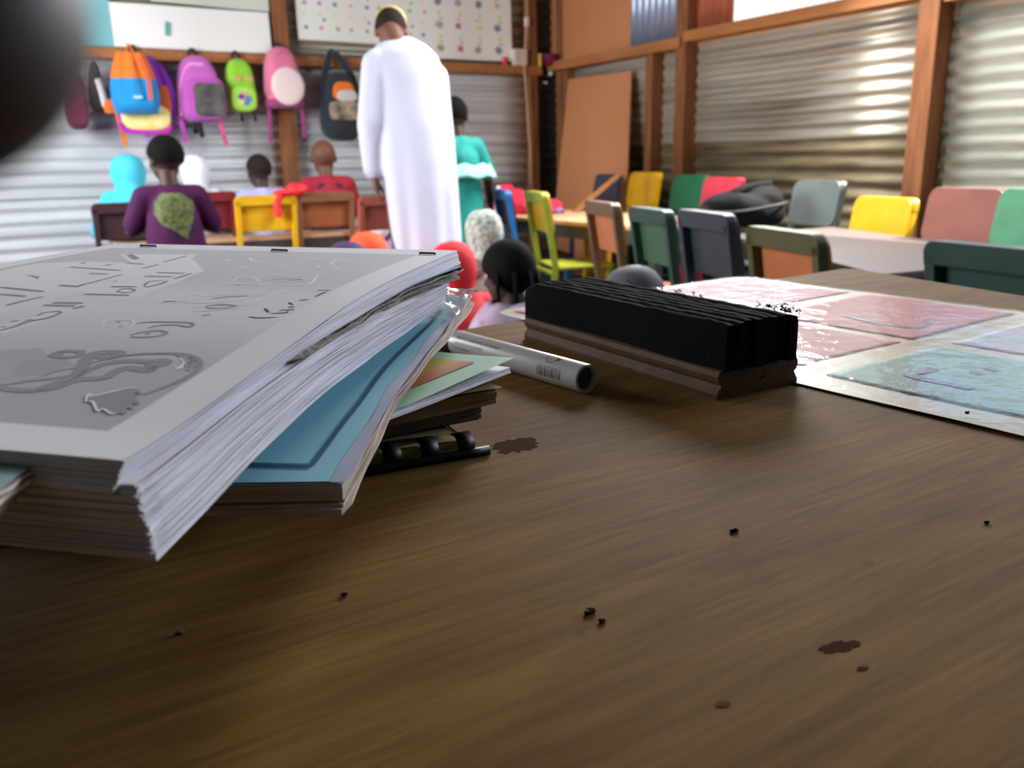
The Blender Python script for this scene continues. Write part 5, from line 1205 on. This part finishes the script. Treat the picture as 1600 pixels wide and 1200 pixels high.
def wrapc(x, y, off=.00012):           # x along the barrel from the cap end, y around it, 0 = facing the viewer
    up_s = 1.0 if (sd * -math.sin(a0) + upv * math.cos(a0)).z > 0 else -1.0
    a = a0 + up_s * y / mr; return E0 + ax * x + (sd * math.cos(a) + upv * math.sin(a)) * (mr + off)
def barrel_text(s, x0, y0, size, parent):
    cu = bpy.data.curves.new('lettering', 'FONT'); cu.body = s; cu.size = size; to = bpy.data.objects.new('lettering', cu); COL.objects.link(to)
    me = bpy.data.meshes.new_from_object(to.evaluated_get(bpy.context.evaluated_depsgraph_get())); bpy.data.objects.remove(to)
    for v in me.vertices: v.co = wrapc(x0 + v.co.x, y0 + v.co.y)
    return obj('lettering', me, mat('ink_navy', S(40, 40, 70), .5), parent, True)
barrel_text('WRITE TO CLEAN WIPE, DRY INSTANT', .007, .0024, .0028, t)
barrel_text('LOW ODOUR XYLENE FREE', .007, -.0012, .0026, t)
barrel_text('INK FOR WHITEBOARD', .007, -.0044, .0017, t)
x = ML * .735; mb = MB(); r_ = np.random.default_rng(4); xe = ML * .895
while x < xe:
    w = r_.choice([.0004, .0007, .0011]); q = [wrapc(x, -.0055), wrapc(x + w, -.0055), wrapc(x + w, -.003), wrapc(x, -.003), wrapc(x + w, -.001), wrapc(x, -.001), wrapc(x + w, .0010), wrapc(x, .0010)]
    mb.add(q, [(0, 1, 2, 3), (3, 2, 4, 5), (5, 4, 6, 7)]); x += w + r_.choice([.0005, .0008, .0011])
obj('barcode', mb, mat('ink_barcode', S(44, 42, 50), .5), t, True)
mb = MB(); cc_ = (ML * .80, .0064); ro = .0040
rg = [[wrapc(cc_[0] + k * math.cos(a) * 1.15, cc_[1] + k * math.sin(a) * .8, .0002) for a in np.linspace(0, 6.283, 41)] for k in (ro, ro * .90)]
for i in range(40): mb.add([rg[0][i], rg[0][i + 1], rg[1][i + 1], rg[1][i]], [(0, 1, 2, 3)])
q = [wrapc(cc_[0] + ro * u, cc_[1] + ro * v, .0002) for u, v in ((1.0, .5), (2.0, .35), (1.6, -.05), (1.15, -.25))]; mb.add(q, [(0, 1, 2, 3)])
obj('round_emblem', mb, mat('ink_barcode', (0, 0, 0)), t, True)

# ------------------------------------------------------------------ board eraser
N_, F_, R_2 = PZ(1122, 626, DESK), PZ(820, 529, DESK), PZ(1216, 592, DESK)
el = (F_ - N_); EL = np.linalg.norm(el); el /= EL; es = np.array([el[1], -el[0], 0]); EW = abs((R_2 - N_) @ es); es = es if (R_2 - N_) @ es > 0 else -es
t = thing('board_eraser', 'board eraser of black felt strips on a moulded wooden base', 'eraser', (N_[0], N_[1], DESK))
m_ew = mat('eraser_wood', S(98, 72, 46), .7, spec=.25, var=.7, vscale=12, stretch=(6, 6, 6), col2=S(70, 50, 32), bump=.2, bscale=120)
HB = .0165; prof = [(0, .0), (-.0008, .003), (.0012, .0062), (.0022, .0078), (.0006, .0098), (-.0006, .0128), (.0004, .0158), (.003, HB)]
prof2 = prof + [(EW - x, z) for x, z in prof[::-1]]
mb = MB(); mb.loft([[N_ + es * x + el * l + np.array([0, 0, z]) for x, z in prof2] for l in (0, EL * .33, EL * .66, EL)])
obj('wooden_base', mb, m_ew, t, True, bevel=.0004)
obj('nail_head', MB().ell(N_ + es * EW * .55 + np.array([0, 0, .009]) - el * .0004, (.0009, .0009, .0009), None, 8, 6), m_black, t, True)
m_felt = mat('black_felt', (.0075, .0075, .009), .95, bump=.3, bscale=500, spec=.05)
NS = 8; fz0, fz1 = DESK + HB - .001, DESK + HB + .0265; fw = (EW - .006) / NS
for k in range(NS):
    x0 = .003 + fw * k; x1 = x0 + fw * .995; la = -.001 + random.uniform(-.0012, .0012); lb = EL + .003 + random.uniform(-.002, .002); zt = fz1 + random.uniform(-.0006, .0006) + (.0 if 0 < k < NS - 1 else -.0015)
    rings = []; nl = 40
    for i in range(nl + 1):
        u = i / nl; l = la + (lb - la) * u; e = min(u, 1 - u) * (lb - la); rr = min(1, .35 + math.sqrt(max(0, e) / .010)) if u > .5 else min(1, .8 + math.sqrt(max(0, e) / .02))
        zz = fz0 + (zt - fz0) * (.90 + .10 * rr) - (.004 * max(0, 1 - e / .012) if u > .5 else 0); wz = .0006 * noise.noise(Vector((k * 3.1, l * 90, 0))); bulge = .0012 * (1 if k in (0,) else 0) * math.sin(u * 9)
        ring = []
        for (px_, pz_) in ((0, 0), (0, .5), (.03, .9), (.22, 1), (.78, 1), (.97, .9), (1, .5), (1, 0)):
            s_ = (x0 + (x1 - x0) * px_); ring.append(N_ + es * (s_ - (bulge if px_ < .1 else 0)) + el * l + np.array([0, 0, fz0 - DESK + (zz - fz0) * pz_ + wz * (pz_ > .8) + .0005 * noise.noise(Vector((s_ * 900, l * 260, pz_)))]))
        rings.append(ring)
    obj('felt_strip', MB().loft(rings), m_felt, t, True, smooth=True, sharp=60)
mb = MB()
for i in range(22):
    l = EL * random.choice([random.uniform(-.01, .12), random.uniform(0, .75)]); p = V(N_ + es * (EW - .004 + random.uniform(-.002, .002)) + el * l + np.array([0, 0, fz1 - DESK - .001])); pts = [p]
    for q in range(4): p = p + Vector((random.uniform(-.0022, .0022), random.uniform(-.0022, .0022), random.uniform(-.0004, .0018))); pts.append(p)
    mb.tube(pts, .00032, 5)
for i in range(10):
    l = EL * random.uniform(.0, .12); mb.ell(N_ + es * (EW - .003) + el * l + np.array([0, 0, fz1 - DESK + random.uniform(-.001, .002)]), [random.uniform(.0004, .0009)] * 3, None, 7, 5)
obj('loose_threads', mb, m_felt, t, True, kind='stuff')

# ------------------------------------------------------------------ laminated letter cards
m_lam = bpy.data.materials.new('laminate_film'); m_lam.use_nodes = True; film_mat(m_lam, (.97, .97, .95), .36, .12, .45, 55, .05)
GX = np.array([math.cos(math.radians(3.5)), math.sin(math.radians(3.5))]); GO = PZ(1228, 594, DESK)[:2]; GY = np.array([-GX[1], GX[0]])
def lam(x, y, off, lift=0.0): p = GO + GX * x + GY * y; return (p[0], p[1], DESK + off + lift)
def lift(x, y, edge):                      # gentle waviness; the near edge of the teal sheet curls up off the desk
    return .0012 * (1 + noise.noise(Vector((x * 9, y * 9, edge)))) + (.010 * max(0, 1 - (y - edge) / .06) ** 2 * min(1, max(0, (x - .0) / .10)) if edge < -.1 else .0)
def card_colour(n, c): return mat('card_' + n, S(*c), .65, var=.25, vscale=8)
def laminated(name, label, x0, x1, y0, y1, cards, r, marks, edge):
    t = thing(name, label, 'laminated sheet', (*lam((x0 + x1) / 2, (y0 + y1) / 2, 0)[:2], DESK))
    lf_ = lambda x, y: lift(x, y, edge)
    for (a0_, a1_, b0, b1, m) in cards:
        mb = MB(); mb.grid(lambda u, v: lam(a0_ + (a1_ - a0_) * u, b0 + (b1 - b0) * v, .0008, lf_(a0_ + (a1_ - a0_) * u, b0 + (b1 - b0) * v)), 24, 24); o = obj('letter_card', mb, m, t, True, smooth=True); sm = o.modifiers.new('card_thickness', 'SOLIDIFY'); sm.thickness = .0003
    nx = 56; ny = 56; mb = MB()
    def sq(u, v):                          # grid pulled in at the corners for rounded corners
        x, y = x0 + (x1 - x0) * u, y0 + (y1 - y0) * v; dx, dy = min(x - x0, x1 - x), min(y - y0, y1 - y)
        if dx < r and dy < r:
            k = math.hypot(r - dx, r - dy); m_ = max(r - dx, r - dy)
            if k > 1e-6: f = m_ / k; ndx, ndy = r - (r - dx) * f, r - (r - dy) * f; x = x0 + ndx if x - x0 < x1 - x else x1 - ndx; y = y0 + ndy if y - y0 < y1 - y else y1 - ndy
        rip = 0.0
        for (a0_, a1_, b0, b1, m) in cards:
            d = max(a0_ - x, x - a1_, b0 - y, y - b1); rip = max(rip, 1 - min(1, abs(d) / .006)) if d < .012 else rip
        return lam(x, y, .0016 + .0005 * rip * noise.noise(Vector((x * 160, y * 160, 0))), lf_(x, y))
    mb.grid(sq, nx, ny); mb2 = MB(); mb2.grid(lambda u, v: tuple(np.array(sq(u, v)) - np.array([0, 0, .0014])), nx, ny)
    obj('film', mb, m_lam, t, True, smooth=True, colors=True, label='clear glossy plastic film with wrinkles')
    obj('backing_film', mb2, mat('film_back', S(196, 184, 160), .45), t, True, smooth=True)
    for pts, w in marks:
        q = [PZ(px, py, DESK + .0022) for px, py in pts]; q = curve(q, 6) if len(q) > 2 else [V(p) for p in q]; vs = []
        for i, p in enumerate(q):
            d = (q[min(i + 1, len(q) - 1)] - q[max(i - 1, 0)]).normalized(); s_ = Vector((-d.y, d.x, 0))
            for sg in (-1, 1):
                z = p + s_ * w / 2 * sg; loc = np.array([z.x, z.y]) - GO; vs.append((z.x, z.y, DESK + .0013 + lf_(loc @ GX, loc @ GY)))
        obj('letter_stroke', MB().add(vs, [(2 * i, 2 * i + 1, 2 * i + 3, 2 * i + 2) for i in range(len(q) - 1)]), mat('marker_ink_blue', S(44, 38, 110), .5), t, True)
    return t
k1 = .148
pk, pk2, tl, lv_ = card_colour('pink', (198, 98, 118)), card_colour('pink_light', (214, 148, 168)), card_colour('teal', (98, 160, 152)), card_colour('lavender', (176, 176, 198))
g = lambda px, py: (lambda p: (float((p[:2] - GO) @ GX), float((p[:2] - GO) @ GY)))(PZ(px, py, DESK))
(xc, _), (xd, _) = g(1440, 540), g(1600, 495)
laminated('laminated_cards', 'laminated sheet of four pink letter cards lying beside the board eraser', -.008, .318, .0, .305,
          [(.006, .142, .012, .138, pk), (.156, .306, .012, .142, pk), (.156, .306, .162, .290, pk2), (.006, .142, .162, .290, pk2)], .02,
          [([(1322, 493), (1330, 495), (1366, 503), (1400, 508), (1432, 511), (1447, 506), (1454, 503)], .006), ([(1340, 507), (1356, 508)], .006)], .0)
laminated('laminated_cards', 'laminated sheet of teal and lavender cards curling at its near edge, right edge of photo', -.004, .316, -.150, .004,
          [(.022, .146, -.136, -.012, tl), (.164, .304, -.136, -.012, lv_)], .016,
          [([(1460, 577), (1448, 580), (1424, 585), (1430, 590), (1470, 598), (1518, 608)], .0075), ([(1520, 584), (1530, 582)], .007), ([(1544, 578), (1554, 576)], .007)], -.15)

# ------------------------------------------------------------------ crumbs on the desk
m_cr = mat('crumb_brown', S(84, 64, 34), .8); m_cd = mat('crumb_dark', S(24, 20, 16), .7)
for px, py, r, k, m, lb in ((922, 958, .0011, 1.8, m_cr, 'larger of the two brown crumbs lying close together on the bare desk'), (941, 972, .0009, 1.5, m_cr, 'smaller of the two brown crumbs close together on the desk'),
                            (1147, 831, .0009, 2.2, m_cd, 'dark flat crumb alone on the desk in front of the eraser'), (538, 930, .0008, 1.6, m_cr, 'small brown crumb at the edge of the shadow of the book pile'), (1542, 818, .0008, 1.4, m_cd, 'dark speck of dirt on the desk nearest the right edge'), (281, 991, .0007, 1.8, m_cr, 'dull crumb in the dark shaded desk below the ream')):
    p = PZ(px, py, DESK); me = lump([((0, 0, r * .7), (r * k, r, r * .8), None)], px, r * .5, 900, r * .3)
    o = obj('crumb', me, m, smooth=True); o.location = (p[0], p[1], DESK); tag(o, lb, 'crumb')
for px, py, lb in ((1510, 651, 'tiny black fleck on the teal laminated card'),):
    p = PZ(px, py, DESK + .003); me = lump([((0, 0, .0007), (.0016, .0009, .0008), None)], 4, .0005, 900, .0003); o = obj('crumb', me, m_cd, smooth=True); o.location = (p[0], p[1], DESK + .0045); tag(o, lb, 'crumb')

# ------------------------------------------------------------------ the hand that holds the phone: its fingertip reaches over the lens
rx, ry_, fw_ = V(RC[:, 0]), -V(RC[:, 1]), V(RC[:, 2])
cm = lambda x, y, z: Vector((0, 0, EYE)) + rx * x + ry_ * y + fw_ * z
tip = cm(*(np.array([-170 - 800, 600 - 10]) / FP * .031), .031)
t = thing('hand', 'dark blurred fingertip covering the top left corner of the view, close to the lens', 'hand', tuple(cm(-.10, .0, .012)))
mb = MB(); k = tip
chain(mb, [k, k + rx * -.022 + ry_ * .004 - fw_ * .001, k + rx * -.050 + ry_ * .004 - fw_ * .004, k + rx * -.090 - ry_ * .006 - fw_ * .012], [.0074, .0083, .0092, .0105])
kn = k + rx * -.090 - ry_ * .006 - fw_ * .012
palm = kn + rx * -.030 - ry_ * .035 - fw_ * .030
for i, (o1, L1) in enumerate(((-.020, .036), (-.040, .034), (-.058, .028))):
    b0 = kn + ry_ * o1 - fw_ * .006; c1_ = b0 + rx * L1 * .7 + fw_ * .004; c2_ = c1_ + rx * L1 * .35 - fw_ * .026; c3_ = c2_ - rx * .020 - fw_ * .012
    chain(mb, [palm, b0, c1_, c2_, c3_], [.014, .0105, .0092, .0085, .0075])
chain(mb, [palm, kn], [.018, .011]); th0 = palm - fw_ * .02; chain(mb, [palm, th0 + rx * .03 - ry_ * .004 - fw_ * .012, th0 + rx * .062 - ry_ * .002 - fw_ * .020], [.017, .0115, .0095])
wr_ = palm + rx * -.055 - ry_ * .055 - fw_ * .05; chain(mb, [palm, wr_, wr_ + rx * -.10 - ry_ * .16 - fw_ * .14], [.026, .026, .036])
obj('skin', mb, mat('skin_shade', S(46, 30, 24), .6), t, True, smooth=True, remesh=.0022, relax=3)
nl = MB(); nc = k + fw_ * .0035 + ry_ * .0045; nl.ell(nc - rx * .002 + ry_ * .001, (.0055, .0055, .0018), Matrix((rx, (fw_ * .5 - ry_ * .86).normalized(), (ry_ * .5 + fw_ * .86).normalized())).transposed(), 16, 10)
obj('fingernail', nl, mat('nail', S(150, 110, 96), .35), t, True, smooth=True)
bpy.context.view_layer.update()
